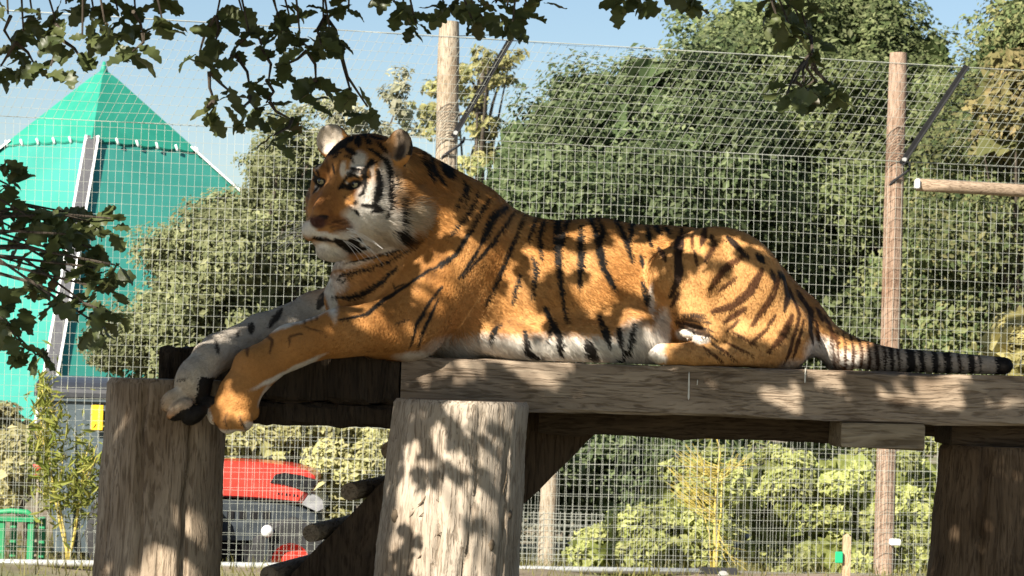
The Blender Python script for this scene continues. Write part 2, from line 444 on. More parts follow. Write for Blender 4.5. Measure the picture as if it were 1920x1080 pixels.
# pale scratches and drips on the front beam
m_drip = mat("bird_dropping", (.62,.58,.50), (.75,.72,.65), scale=60, rough=.9)
for (ax, ay, by, w) in ((1292, 697, 750, 1.6), (1510, 690, 718, 1.4), (1308, 712, 722, .8)):
    p = W(ax, ay, 0); q = W(ax - 1, by, 0); mb = MB(); sw = w/600
    n = 7
    prof = [(.2, 0), (.7, .15), (1, .4), (.8, .7), (1.1, .9), (.3, 1.0)]
    vs = []; fs = []
    for i, (wd, t) in enumerate(prof):
        c = p + (q - p)*t
        vs += [(c[0] - sw*wd, -.0035, c[2]), (c[0] + sw*wd, -.0035, c[2]), (c[0] + sw*wd, .004, c[2]), (c[0] - sw*wd, .004, c[2])]
        if i:
            b0 = (i-1)*4
            for j in range(4): fs.append((b0+j, b0+(j+1) % 4, b0+4+(j+1) % 4, b0+4+j))
    fs += [(0, 1, 2, 3), tuple(len(vs)-4+j for j in (3, 2, 1, 0))]
    mb.add(vs, fs); mb.build("dried_drip", m_drip, platform)

# ================================================================ the ladder ramp under the platform
lad = empty("ladder", (W(640, 1080, .6)[0], .7, 0))
tag(lad, "dark wooden ladder with round rungs leaning up under the platform", "ladder")
def ladder():
    Y0, Y1 = .52, .86
    # side view: upper edge line x + y = 1625, lower edge x + y = 1968 (photograph), sloping up to the right
    def S_(u, v, Y): return W(u, v, Y)
    a = S_(1130, 800, Y0); d = S_(640, 1290, Y0) - a; d /= np.linalg.norm(d)     # lower edge direction, downwards
    nrm = np.array([d[2], 0, -d[0]]); nrm = nrm if nrm[0] < 0 else -nrm           # towards the upper edge (up-left)
    top = W(1095, 778, Y0); L_ = (top[2] + .04)/-d[2]
    wdt = .385
    mb = MB()
    cols_ = 22
    r = rng0(5)
    vs = []; fs = []
    for i in range(cols_ + 1):
        t = L_*i/cols_
        for (n_, y) in ((0, Y0), (wdt, Y0), (wdt, Y1), (0, Y1)):
            p = a + d*t + nrm*(n_ + r.normal(0, .003)) + np.array([0, y - Y0 + r.normal(0, .003), 0])
            vs.append(p)
    for i in range(cols_):
        for j in range(4): fs.append((i*4+j, i*4+(j+1) % 4, (i+1)*4+(j+1) % 4, (i+1)*4+j))
    fs += [(0, 1, 2, 3), (cols_*4+3, cols_*4+2, cols_*4+1, cols_*4)]
    # keep it under the deck
    vs = [np.array([v[0], v[1], min(v[2], PTZ - .058)]) for v in vs]
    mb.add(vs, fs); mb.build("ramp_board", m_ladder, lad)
    for (px, py, rr) in ((655, 922, 17), (583, 1000, 17), (503, 1078, 17), (425, 1156, 17), (730, 845, 17)):
        c = W(px, py, Y0 - .06); e = W(px + 60, py - 9, Y0 + .48)
        mb = MB()
        e = c + np.array([.13, .52, .012])
        pts = [c + (e - c)*t for t in (0, .04, .5, .96, 1)]
        q = rr/scale_at(Y0)
        mb.tube(pts, [q*.97, q, q*1.02, q, q*.97], 14); ob = mb.build("rung", m_rung, lad, True)
        for p_ in ob.data.polygons:
            if len(p_.vertices) > 4: p_.use_smooth = False
ladder()

# ================================================================ the enclosure fence
def fence_pt(px, py):
    """point of the fence plane seen at a pixel: depth grows to the right"""
    d = R3 @ np.array([(px - 960)/FPX, -(py - 540)/FPX, -1.0])
    # plane through (x, 8.75 + .235 x)
    t = (8.80 + .225*CAMN[0] - CAMN[1])/(d[1] - .225*d[0])
    return CAMN + d*t
def fence_y(x): return 8.80 + .225*x
FZ = fence_pt(960, 1066)[2]                       # foot rail
KZ = fence_pt(1300, 283)[2]                       # where the overhang begins
m_wire = mat("galvanised_wire", (.28,.30,.26), (.40,.41,.36), scale=3, rough=.45, metal=.0, spec=.6)
m_fpost = wood("fence_post_wood", (.29,.235,.17), (.47,.40,.31), 'z', 1.1, (.75,.68,.6))
m_fpost_red = wood("fence_post_red", (.24,.16,.112), (.41,.30,.225), 'z', 1.1, (.75,.66,.6))
m_arm = mat("painted_steel", (.018,.019,.021), (.034,.034,.036), scale=14, rough=.7, spec=.2)
m_pipe = mat("galvanised_pipe", (.52,.53,.52), (.66,.66,.63), scale=12, rough=.4, metal=.4)
fence = empty("wire_fence", (0, fence_y(0), 0))
tag(fence, "tall pale wire mesh fence with wooden posts behind the tiger", "fence")
FD = np.array([1, .225, 0]); FD = FD/np.linalg.norm(FD); FNRM = np.array([.225, -1, 0])/np.linalg.norm([.225, -1, 0])
ARM = np.array([.36, -.30, .62])                  # lean of the overhang
def wires(segs, rad, seed=0):
    """thin square rods for (a, b) pairs"""
    A = np.array([s[0] for s in segs]); B = np.array([s[1] for s in segs])
    d = B - A; d /= np.linalg.norm(d, axis=1, keepdims=True)
    ref = np.where(np.abs(d[:, 1:2]) > .8, np.array([[1., 0, 0]]), np.array([[0, 1., 0]]))
    u = np.cross(d, ref); u /= np.linalg.norm(u, axis=1, keepdims=True); v = np.cross(d, u)
    V = []
    for P in (A, B):
        for k in range(4):
            g = math.pi/4 + k*math.pi/2
            V.append(P + (u*math.cos(g) + v*math.sin(g))*rad)
    V = np.stack(V, 1).reshape(-1, 3)
    b = np.arange(len(segs))[:, None]*8
    F = np.concatenate([b + [k, (k+1) % 4, 4+(k+1) % 4, 4+k] for k in range(4)], 0)
    return V, F
def wobble(p, r, a=.004): return p + np.array([r.normal(0, a), r.normal(0, a*1.5), r.normal(0, a)])
def mesh_panel(name, u0, u1, z0, z1, du, dz, rad, off, seed, lean=None, parent=fence, sag=.006):
    """woven wire panel along the fence; lean makes it the overhang"""
    r = rng0(seed); segs = []
    def pt(u, t):
        base = np.array([0, fence_y(0), 0]) + FD*u + FNRM*off
        if lean is None: p = base + np.array([0, 0, z0 + (z1-z0)*t])
        else: p = base + np.array([0, 0, z0]) + lean*t
        s = sag*(math.sin(u*2.1 + t*5) + math.sin(u*5.7 + 1.3 + t*3))
        return p + FNRM*s + np.array([0, 0, .5*s])
    H_ = (z1 - z0) if lean is None else np.linalg.norm(lean)
    nu = int((u1-u0)/du); nz = int(H_/dz)
    ox = r.normal(0, du*.05, nu + 1)
    for i in range(nu + 1):
        ts = np.linspace(0, 1, 6 if lean is None else 4)
        ps = [pt(u0 + du*i + ox[i] + r.normal(0, .0015), t) for t in ts]
        segs += list(zip(ps[:-1], ps[1:]))
    for j in range(nz + 1):
        t = min(1, (j*dz + r.normal(0, .0015))/H_)
        us = np.arange(u0, u1 + .01, .30)
        ps = [pt(u, t) for u in us]
        segs += list(zip(ps[:-1], ps[1:]))
    V, F = wires(segs, rad)
    o = mesh_np(name, V, F, m_wire, False, parent); o["kind"] = "stuff"
    return o
U0, U1 = -4.4, 4.8
mesh_panel("wire_mesh", U0, U1, FZ, KZ, .0500, .0690, .0013, .0, 1)
mesh_panel("lower_wire_mesh", U0, U1, FZ, FZ + .98, .0470, .1000, .0011, .06, 2)
mesh_panel("overhang_wire_mesh", U0 - .4, U1, KZ, 0, .0560, .0700, .00135, .0, 3, lean=ARM*1.0)
def fence_tube(name, a, b, r0, m, n=8):
    mb = MB(); mb.tube([a + (b-a)*t for t in np.linspace(0, 1, 5)], r0, n); return mb.build(name, m, fence, True)
# posts
def fpost(px_top, py_top, px_b, hw, m, seed):
    a = fence_pt(px_top, py_top); b = fence_pt(px_b, 1070)
    a = a - FNRM*(hw/285 + .012); b = b - FNRM*(hw/285 + .012)
    g = a + (b-a)*((a[2] + .1)/(a[2] - b[2]))
    return log_post("post", [(a, hw/285), (b, hw*1.12/285), (g, hw*1.12/285)], m, fence, seed,
                    cracks=((-1.9, .006, .18, .0, .9), (-1.2, .007, .18, .05, 1)), top_bev=.006, nz=40, nring=28), a, b
p1, a1, b1 = fpost(848, 38, 822, 20, m_fpost, 61)
p2, a2, b2 = fpost(1692, 97, 1664, 18, m_fpost_red, 62)
arms = []
for (bx_, by_, tx, ty) in ((852, 250, 945, 68), (1692, 300, 1790, 124)):
    a = fence_pt(bx_, by_) + FNRM*.02; b = a + ARM*1.0
    # angle iron: two thin flanges
    mb = MB(); d = (b - a); L_ = np.linalg.norm(d); d /= L_
    sx = np.cross(d, FNRM); sx /= np.linalg.norm(sx); sy = np.cross(sx, d)
    M = Matrix(((sx[0], sy[0], d[0], a[0]), (sx[1], sy[1], d[1], a[1]), (sx[2], sy[2], d[2], a[2]), (0, 0, 0, 1)))
    mb.box((-.016, -.003, -.03), (.016, .003, L_), M); mb.box((.010, .0032, -.03), (.016, .035, L_), M)
    mb.build("overhang_arm", m_arm, fence)
    mb = MB(); mb.tube([a + FNRM*.005, a + FNRM*.03], .014, 8); mb.build("bolt", m_pipe, fence)
    arms.append((a, b))
# line wires: knuckle, overhang edge, top stay
kz = np.array([0, fence_y(0), KZ])
fence_tube("line_wire", kz + FD*U0, kz + FD*U1, .0022, m_wire, 6)
fence_tube("line_wire", kz + FD*(U0-.4) + ARM, kz + FD*U1 + ARM, .0030, m_wire, 6)
fence_tube("line_wire", a1 + np.array([.05, -.06, -.10]), arms[0][1], .003, m_arm, 5)
# a dark curved tube round each post under its arm
for (a, b), r0 in zip(arms, (.072, .066)):
    mb = MB(); c = a - FNRM*(r0 + .01); pts = []
    for k in range(11):
        g = math.pi*(1.02 + .96*k/10)
        pts.append(c + FD*(r0+.006)*math.cos(g) - FNRM*(-(r0+.006))*abs(math.sin(g)) + np.array([0, 0, -.02 - .16*(1-k/10)]))
    mb.tube(pts, .009, 6); mb.build("dark_loop", m_arm, fence)
# foot rail and its bracket
ra = np.array([0, fence_y(0), FZ]) + FNRM*.04
fence_tube("foot_rail", ra + FD*U0, ra + FD*1.46, .022, m_pipe, 10)
mb = MB(); c = ra + FD*1.42
mb.box((c[0]-.10, c[1]-.04, c[2]-.055), (c[0]+.16, c[1]+.03, c[2]+.028), None, .006); mb.build("rail_bracket", m_arm, fence)
mb = MB(); mb.tube([c + FNRM*.03 + np.array([.05,0,-.02]), c + FNRM*.075 + np.array([.05,0,-.02])], .032, 10); mb.build("rail_clamp", m_pipe, fence)
# wooden rail to the right with its white bracket
q0 = fence_pt(1716, 347) + FNRM*.03; q1 = q0 + FD*1.6 + np.array([0, 0, -.012])
mb = MB(); mb.tube([q0 + (q1-q0)*t for t in np.linspace(0, 1, 8)], [.042, .044, .043, .044, .042, .044, .043, .042], 14)
mb.build("top_rail", wood("rail_wood", (.26,.19,.13), (.42,.32,.23), 'x', 1.0), fence, True)
mb = MB(); c = fence_pt(1714, 346) + FNRM*.06; mb.box((c[0]-.016, c[1]-.03, c[2]-.034), (c[0]+.016, c[1]+.05, c[2]+.034), None, .008)
m_white = mat("white_plastic", (.74,.74,.72), (.82,.82,.80), scale=9, rough=.4)
mb.build("insulator", m_white, fence)
mb = MB(); c = fence_pt(1674, 1016) + FNRM*.05; mb.box((c[0]-.036, c[1]-.02, c[2]-.022), (c[0]+.036, c[1]+.06, c[2]+.022), None, .008); mb.build("insulator", m_white, fence)
# ================================================================ the teal pyramid tent
m_teal = mat("teal_canvas", (.032,.215,.172), (.046,.270,.222), scale=.55, rough=.7, bump=.5, bscale=1.6, spec=.2, c3=(.045,.25,.21), s3=.3)
m_teal_cap = mat("teal_cap_canvas", (.020,.225,.155), (.030,.275,.192), scale=1.6, rough=.5, bump=.3, bscale=4, spec=.3)
m_strip = mat("grey_webbing", (.055,.055,.062), (.095,.095,.10), scale=30, rough=.8)
m_piping = mat("white_piping", (.78,.78,.77), rough=.6)
def make_tent():
    Yt = 34.0
    A = W(195, 131, Yt); gz = -.40
    h = A[2] - gz - .1
    D = np.array([-.40, 6.5]); k = h/5.6
    cor = [np.array([D[1], -D[0]]), np.array([-D[0], -D[1]]), np.array([-D[1], D[0]]), np.array([D[0], D[1]])]
    t = empty("tent", (A[0], A[1], gz))
    tag(t, "large teal canvas pyramid tent beyond the fence", "tent")
    def P(i, f, off=0.0):       # point on hip i at fraction f of the way down
        c = cor[i % 4]*k*f*1.02
        n = np.array([c[0], c[1], 0]); n = n/(np.linalg.norm(n) + 1e-9)
        return A + np.array([c[0], c[1], -h*f]) + n*off + np.array([0, 0, off*.6])
    def face(name, i, f0, f1, off, m, scallop=0.0, nu=24, nv=14, sag=.03):
        vs = []; fs = []
        for b in range(nv+1):
            for a in range(nu+1):
                u = a/nu; f = f0 + (f1-f0)*b/nv
                if scallop and b == nv: f += scallop*abs(math.sin(u*math.pi*5))
                p = P(i, f, off)*(1-u) + P(i+1, f, off)*u
                e = (P(i+1, 1) - P(i, 1)); nn = np.array([e[1], -e[0], 0]); nn /= np.linalg.norm(nn)
                mid = (P(i,1)+P(i+1,1))/2 - A
                if nn[:2] @ mid[:2] < 0: nn = -nn
                p = p - nn*sag*math.sin(math.pi*u)*f*(1 + .15*math.sin(u*21)) 
                vs.append(p)
        for b in range(nv):
            for a in range(nu):
                q = b*(nu+1)+a; fs.append((q, q+1, q+nu+2, q+nu+1))
        n0 = len(vs)     # give the canvas thickness
        back = [v - np.array([0, 0, .02]) for v in vs]
        mb = MB(); mb.add(vs, fs); mb.add(back, [tuple(reversed(f)) for f in fs])
        return mb.build(name, m, t, True)
    fc = .205
    for i in range(4):
        face("canvas_panel", i, .02, 1.0, .0, m_teal)
        face("cap_panel", i, .0, fc, .035, m_teal_cap, .006, 24, 8, .02)
        # hip webbing with white piping
        for (w, m, nm, o) in ((.088, m_strip, "hip_webbing", .014),):
            mb = MB(); a, b = P(i, fc - .01, o), P(i, 1.0, o)
            d = b - a; L_ = np.linalg.norm(d); d /= L_
            c2 = cor[i]; rad = np.array([c2[0], c2[1], 0]); rad /= np.linalg.norm(rad)
            sx = np.cross(d, np.array([0, 0, 1])); sx /= np.linalg.norm(sx); sy = np.cross(sx, d)
            M = Matrix(((sx[0], sy[0], d[0], a[0]), (sx[1], sy[1], d[1], a[1]), (sx[2], sy[2], d[2], a[2]), (0, 0, 0, 1)))
            mb.box((-w, -.010, 0), (w, .010, L_), M); wb = mb.build(nm, m, t)
            for s in (-1, 1):
                mb = MB(); mb.box((s*w - .006 if s > 0 else -w - .026, -.014, 0), (s*w + .026 if s > 0 else -w + .006, .014, L_), M); mb.build("piping", m_piping, t)
        # white ties along the lower edge of the cap
        for u in (.06, .24, .42, .60, .78, .95):
            p = P(i, fc + .004, .07)*(1-u) + P(i+1, fc + .004, .07)*u
            mb = MB(); mb.tube([p + np.array([0, 0, .05]), p + np.array([.04, 0, -.05])], [.016, .023], 8); mb.build("tie", m_piping, t, True)
    mb = MB(); mb.tube([A - np.array([0, 0, .1]), A + np.array([0, 0, .14])], [.09, .02], 10); mb.build("finial", m_teal_cap, t, True)
    mb = MB(); mb.tube([A - np.array([0, 0, h]), A - np.array([0, 0, .2])], .08, 10); mb.build("centre_pole", m_pipe, t, True)
make_tent()

# ================================================================ trees and shrubs
def m_leafy(name, spec=.12, rough=.65, transl=.40):
    return mat(name, (.8,.8,.8), (1.15,1.15,1.15), scale=1.2, rough=rough, spec=spec, attr=True, transl=transl)
m_leaf = m_leafy("tree_leaf")
m_bark = wood("bark", (.06,.05,.04), (.14,.115,.09), 'z', .6)

def leaf_cloud(pos, nrm, size, pal, r, aspect=.55, wgt=None):
    """one folded diamond per leaf"""
    n = len(pos)
    t = r.normal(0, 1, (n, 3)); t -= nrm*(t*nrm).sum(1, keepdims=True); t /= np.linalg.norm(t, axis=1, keepdims=True) + 1e-9
    b = np.cross(nrm, t)
    L_ = (size*np.clip(r.lognormal(0, .38, n), .4, 2.2))[:, None]
    A = pos - t*L_*.5; B = pos + t*L_*.5
    m1 = pos + b*L_*aspect*.5 + nrm*L_*.10 - t*L_*.05; m2 = pos - b*L_*aspect*.5 + nrm*L_*.10 - t*L_*.05
    V = np.stack([A, m1, B, m2], 1).reshape(-1, 3)
    q = np.arange(n)[:, None]*4
    F = np.concatenate([q + [0, 1, 2], q + [0, 2, 3]], 1).reshape(-1, 3)
    pal = np.array(pal); w = r.dirichlet(np.ones(len(pal))*.6, n)
    c = (w[:, :, None]*pal[None]).sum(1)*r.uniform(1.08, 1.52, n)[:, None]
    return V, F, np.repeat(c, 4, 0)

def crown(blobs, n, size, pal, seed, clump=.40, front=.72, droop=.0, shell=(.45, 1.08), inner=.06, nclump=None, tintfn=None):
    """blobs: (px, py, rx px, rz px, Y, ry m). Leaves gather in clumps spread through every blob."""
    r = rng0(seed)
    cs = []; rad = []
    areas = np.array([b[2]*b[3] for b in blobs], float); areas /= areas.sum()
    nc = nclump or max(30, n//300)
    for b, a in zip(blobs, areas):
        s = scale_at(b[4]); c = W(b[0], b[1], b[4]); R = np.array([b[2]/s, b[5], b[3]/s])
        m = max(4, int(nc*a))
        d = r.normal(0, 1, (m, 3)); d /= np.linalg.norm(d, axis=1, keepdims=True)
        fl = (d[:, 1] > 0) & (r.random(m) < (front*2 - 1)); d[fl, 1] *= -1
        q = c + d*R*r.uniform(shell[0], shell[1], m)[:, None]
        cs.append(np.concatenate([q, d], 1)); rad.append(np.full(m, clump*(.7 + .3*min(1.2, R.mean()))))
    cs = np.concatenate(cs); rad = np.concatenate(rad)*r.uniform(.6, 1.35, len(cs))
    spr = r.random(len(cs)) < .16                  # sprigs standing out of the outline
    cs[spr, :3] += cs[spr, 3:]*np.array([1, .4, 1])*(rad[spr]*r.uniform(.5, 1.3, spr.sum()))[:, None]; rad[spr] *= .55
    k = r.choice(len(cs), n, p=rad**2/(rad**2).sum())
    g = r.normal(0, 1, (n, 3)); g /= np.linalg.norm(g, axis=1, keepdims=True)
    g *= (r.random(n)**.45)[:, None]
    pos = cs[k, :3] + g*rad[k][:, None]*np.array([1, 1, .75])
    nrm = g*.6 + cs[k, 3:]*.55 + np.array([-.15, -.30, .45]) + r.normal(0, .45, (n, 3))
    nrm /= np.linalg.norm(nrm, axis=1, keepdims=True)
    V, F, c = leaf_cloud(pos, nrm, size, pal, r)
    tint = r.uniform(.65, 1.3, len(cs))[k]
    c = c*np.repeat(tint, 4)[:, None]
    # broad inner foliage keeps the heart of the crown closed
    ni = int(n*inner*1.3); kk = r.choice(len(blobs), ni, p=areas)
    ip = []
    for j in kk:
        b = blobs[j]; s = scale_at(b[4]); d = r.normal(0, 1, 3); d /= np.linalg.norm(d)
        ip.append(W(b[0], b[1], b[4]) + d*np.array([b[2]/s, b[5], b[3]/s])*.62*r.random()**.4)
    if ni:
        inn = r.normal(0, 1, (ni, 3)); inn[:, 1] -= .6; inn /= np.linalg.norm(inn, axis=1, keepdims=True)
        V2, F2, c2 = leaf_cloud(np.array(ip), inn, size*5.0, [pal[0], pal[1], pal[2]], r, .8)
        F = np.concatenate([F, F2 + len(V)]); V = np.concatenate([V, V2]); c = np.concatenate([c, c2])
    return V, F, c, cs

def tree(name, label, cat, blobs, n, size, pal, seed, trunk, clump=.4, group=None, limbs=14, matl=None, gz=-.42, **kw):
    """trunk: (px of foot, Y, radius m)"""
    r = random.Random(seed)
    V, F, c, cs = crown(blobs, n, size, pal, seed, clump, **kw)
    foot = W(trunk[0], 900, trunk[1]); foot[2] = gz
    t = empty(name, tuple(foot)); tag(t, label, cat, group)
    o = mesh_np("crown", V, F, matl or m_leaf, False, t, c); o["kind"] = "stuff"
    mid = W(blobs[0][0], blobs[0][1], blobs[0][4])
    mb = MB(); R0 = trunk[2]
    pts = []
    for i in range(7):
        u = i/6; p = foot*(1-u) + mid*u
        p = p + np.array([r.uniform(-1, 1), r.uniform(-1, 1), 0])*R0*.8*(u*(1-u))*4
        pts.append(p)
    mb.tube(pts, [R0*(1.25 if i == 0 else 1 - .75*i/6) for i in range(7)], 9); mb.build("trunk", m_bark, t, True)
    idx = list(range(len(cs))); r.shuffle(idx)
    mb = MB()
    for j in idx[:limbs]:
        e = cs[j, :3]; u = r.uniform(.35, .95); a = foot*(1-u) + mid*u
        m = (a*.5 + e*.5) + np.array([0, 0, r.uniform(-.1, .3)])*np.linalg.norm(e-a)*.3
        mb.tube([a, (a+m)/2, m, (m+e)/2, e], [R0*.35, R0*.28, R0*.2, R0*.13, R0*.05], 6)
    mb.build("limbs", m_bark, t, True)["kind"] = "stuff"
    return t

DARK = [(.038,.060,.024), (.066,.096,.039), (.110,.142,.064), (.180,.205,.108)]  # tree palettes are lifted so the leaf colour carries some haze
OLIVE = [(.080,.094,.042), (.120,.136,.062), (.170,.182,.088), (.230,.232,.125)]
YEL = [(.16,.185,.05), (.25,.28,.085), (.34,.355,.13), (.43,.43,.19)]
AUT = [(.10,.11,.04), (.16,.15,.06), (.24,.20,.09), (.30,.23,.11)]
PALE_ = [(.18,.19,.11), (.25,.25,.155), (.32,.31,.21), (.38,.36,.26)]
PINE = [(.13,.150,.060), (.20,.21,.09), (.28,.26,.11), (.34,.30,.14)]

tree("broad_tree", "dense green tree behind the fence, rising in a rounded slope over the tiger's back", "tree",
     [(1150,470,170,270,17,1.6),(1240,300,150,190,17.5,1.6),(1060,420,130,220,17,1.5),(1330,360,150,300,18,1.6),(1200,700,230,170,17,1.7),(1000,560,100,190,16.6,1.2),
      (940,400,50,90,16.5,.8),(1130,250,80,110,17,1.0),(1210,170,60,80,17.5,.9),(1040,260,60,100,17,.9),(1090,200,60,70,17.2,.9),(1290,180,80,110,18,1.0),(985,300,46,80,16.8,.7)],
     115000, .056, DARK, 101, (1180, 17.4, .24), .36, limbs=26)
tree("broad_tree", "tall green tree with the highest crown, behind the reddish fence post", "tree",
     [(1480,330,190,330,20,1.9),(1400,170,120,150,20,1.4),(1560,150,150,160,20.5,1.6),(1640,430,190,330,19.6,1.8),(1700,250,110,190,20,1.4),(1560,640,260,220,19,1.8),(1450,80,90,90,20.5,1.1),(1620,60,100,90,20.5,1.1),(1390,50,36,50,20.5,.6),(1330,150,60,90,20,.9),(1530,40,90,70,20.8,1.0),(1720,120,60,70,20.4,.9)],
     120000, .060, [(.046,.068,.024),(.084,.112,.042),(.140,.165,.070),(.215,.230,.115)], 102, (1560, 20, .30), .40, limbs=26)
tree("broad_tree", "green tree with tan autumn leaves at the right edge of the view", "tree",
     [(1860,300,120,190,18,1.5),(1900,130,90,130,18.5,1.2),(1790,480,120,260,17.5,1.5),(1930,520,120,280,17.5,1.5),(1950,40,90,60,18.5,1.0)],
     62000, .056, [(.048,.078,.030),(.090,.122,.048),(.145,.165,.072),(.22,.20,.09)], 103, (1860, 18, .22), .38, limbs=16)
tree("autumn_tree", "tan and yellow autumn tree between the green crowns at the top right", "tree",
     [(1905,180,55,70,16.2,.7),(1885,240,40,50,16.2,.5)], 5200, .075, AUT, 104, (1915, 16.6, .09), .30, limbs=8)
tree("olive_tree", "grey-green bushy tree left of the tiger's head, before the teal tent", "tree",
     [(480,520,150,190,12.5,1.2),(380,560,120,150,12.3,1.0),(560,400,80,200,12.6,.9),(300,640,110,80,12.2,.8),(460,690,200,90,12.4,1.0),(600,520,90,180,12.8,.9),(330,480,60,60,12.3,.5),(520,330,50,60,12.5,.5),(225,655,50,40,12.2,.4),(430,420,50,50,12.4,.5)],
     92000, .036, OLIVE, 105, (450, 12.6, .13), .24, limbs=24)
tree("willow_tree", "pale feathery willow showing above and behind the tiger's head", "tree",
     [(640,270,70,75,15,.8),(590,330,60,90,15,.7),(700,300,60,60,15.2,.7),(750,220,34,80,15.4,.4),(745,320,60,60,15.3,.6),(630,215,36,30,15,.4)],
     9500, .055, PALE_, 106, (660, 15.2, .10), .15, limbs=16, inner=.0, shell=(.15, 1.05), nclump=170, front=.6)
tree("pine_tree", "thin yellowish pine standing behind the pale fence post", "tree",
     [(905,115,55,40,30,1.2),(870,150,30,60,30,.8),(930,140,40,25,30,.8),(815,170,26,60,30,.8),(890,230,40,40,30,1.0),(800,240,30,50,30,.8),(905,290,50,50,30,1.2),(960,110,18,14,30,.5)],
     3400, .085, PINE, 107, (880, 30, .12), .20, limbs=22, inner=.0, shell=(.1, 1.1), nclump=60, front=.55)
tree("broad_tree", "dark green hedge tree filling the gap low behind the platform", "tree",
     [(1130,880,190,110,15.5,1.0),(980,860,120,120,15.5,.9),(1300,860,150,110,15.6,1.0),(880,760,120,120,15.6,.8)],
     34000, .055, DARK, 108, (1130, 15.8, .14), .32, limbs=10)

# sunlit shrubs low behind the fence
def shrub(name, label, cat, blobs, n, size, pal, seed, px, Y, group=None, **kw):
    return tree(name, label, cat, blobs, n, size, pal, seed, (px, Y, .035), kw.pop('clump', .16), group, kw.pop('limbs', 12), **kw)
shrub("shrub", "yellow-green shrub low behind the fence, under the middle of the platform", "shrub",
      [(1230,1010,120,80,10.9,.5),(1320,960,100,110,11,.5),(1150,1040,80,50,10.8,.4)], 24000, .042, YEL, 121, 1250, 11.0, "shrubs behind the fence")
shrub("shrub", "bright yellow-green shrub low behind the reddish fence post", "shrub",
      [(1480,950,110,120,11.3,.5),(1600,940,120,120,11.4,.5),(1700,960,100,130,11.4,.5),(1560,1050,180,60,11.2,.5)], 36000, .042, YEL, 122, 1600, 11.5, "shrubs behind the fence")
shrub("shrub", "pale yellow shrub seen above the red tractor", "shrub",
      [(520,825,110,50,11.5,.3),(660,845,90,70,11.6,.35),(600,890,160,70,11.6,.35),(450,845,60,60,11.5,.3)], 20000, .042, [(.24,.24,.10),(.33,.32,.15),(.42,.39,.20)], 123, 580, 11.7, "shrubs behind the fence")
shrub("shrub", "pale dry shrub at the left edge, behind the green bench", "shrub",
      [(40,860,110,90,13.2,.6),(150,900,90,90,13.4,.5),(-40,820,90,80,13.2,.5)], 15000, .048, [(.22,.215,.10),(.31,.29,.14),(.39,.35,.19)], 124, 60, 13.6, "shrubs behind the fence")
shrub("shrub", "straw-yellow leafy shrub at the right edge above the tail's tip", "shrub",
      [(1918,640,34,70,10.6,.2),(1930,720,40,60,10.6,.25)], 3000, .05, [(.22,.20,.07),(.30,.27,.11),(.38,.33,.15)], 125, 1925, 10.6, "shrubs behind the fence", clump=.10)

# willow whips inside the fence at the left, yellow-stemmed sapling at the right
m_yellow_stem = mat("yellow_stem", (.40,.31,.06), (.56,.45,.12), scale=20, rough=.6)
m_twig = mat("grey_twig", (.20,.17,.13), (.30,.26,.20), scale=20, rough=.8)
def sapling(name, label, stems, twigs, leaves, pal, seed, size, foot, mstem):
    r = random.Random(seed); q = rng0(seed)
    f = W(*foot); f[2] = -.05 if foot[2] < 8.6 else -.42
    t = empty(name, tuple(f)); tag(t, label, "sapling")
    for (pts, r0) in stems:
        ps = [W(*p) for p in pts]
        mb = MB(); mb.tube([f] + ps, [r0*1.2] + [r0*(1 - .8*i/len(ps)) for i in range(len(ps))], 7); mb.build("stem", mstem, t, True)
    mb = MB(); tips = []
    for (x, y, Y, dx, dy, n) in twigs:
        for _ in range(n):
            a = W(x + r.uniform(-4, 4), y + r.uniform(-25, 25), Y); b = W(x + dx*r.uniform(.5, 1.2), y + dy*r.uniform(.4, 1.3) + r.uniform(-25, 25), Y + r.uniform(-.25, .25))
            m = (a + b)/2 + np.array([0, 0, -.02])
            mb.tube([a, m, b], [.004, .003, .0015], 4); tips += [b, m]
    if twigs: mb.build("twigs", m_twig if leaves == 0 else mstem, t)["kind"] = "stuff"
    pos = []
    for (x, y, Y, rx, ry, n) in (leaves or []):
        for _ in range(n): pos.append(W(x + r.gauss(0, rx), y + r.gauss(0, ry), Y + r.gauss(0, .12)))
    if pos:
        nr = q.normal(0, 1, (len(pos), 3)); nr[:, 1] -= .7; nr /= np.linalg.norm(nr, axis=1, keepdims=True)
        V, F, c = leaf_cloud(np.array(pos), nr, size, pal, q, .22)
        o = mesh_np("leaves", V, F, m_leaf, False, t, c); o["kind"] = "stuff"
sapling("willow_sapling", "young willow with yellow stems and narrow leaves beside the left post",
        [([(128,1040,8.2),(112,980,8.2),(98,900,8.2),(86,800,8.2),(78,720,8.2)], .012), ([(140,1000,8.2),(150,930,8.2),(160,860,8.2),(168,830,8.2)], .010), ([(122,1000,8.2),(108,930,8.2),(120,850,8.2)], .008)],
        [(90,830,8.2,-30,-40,10),(90,780,8.2,25,-40,8),(155,900,8.2,25,-40,10),(105,930,8.2,-30,-20,6)],
        [(88,800,8.2,18,55,330),(95,880,8.2,20,45,260),(160,890,8.2,16,42,330),(135,930,8.2,24,26,200),(80,740,8.2,9,25,70)],
        [(.11,.14,.028),(.18,.20,.045),(.28,.27,.07)], 131, .070, (125, 1080, 8.2), m_yellow_stem)
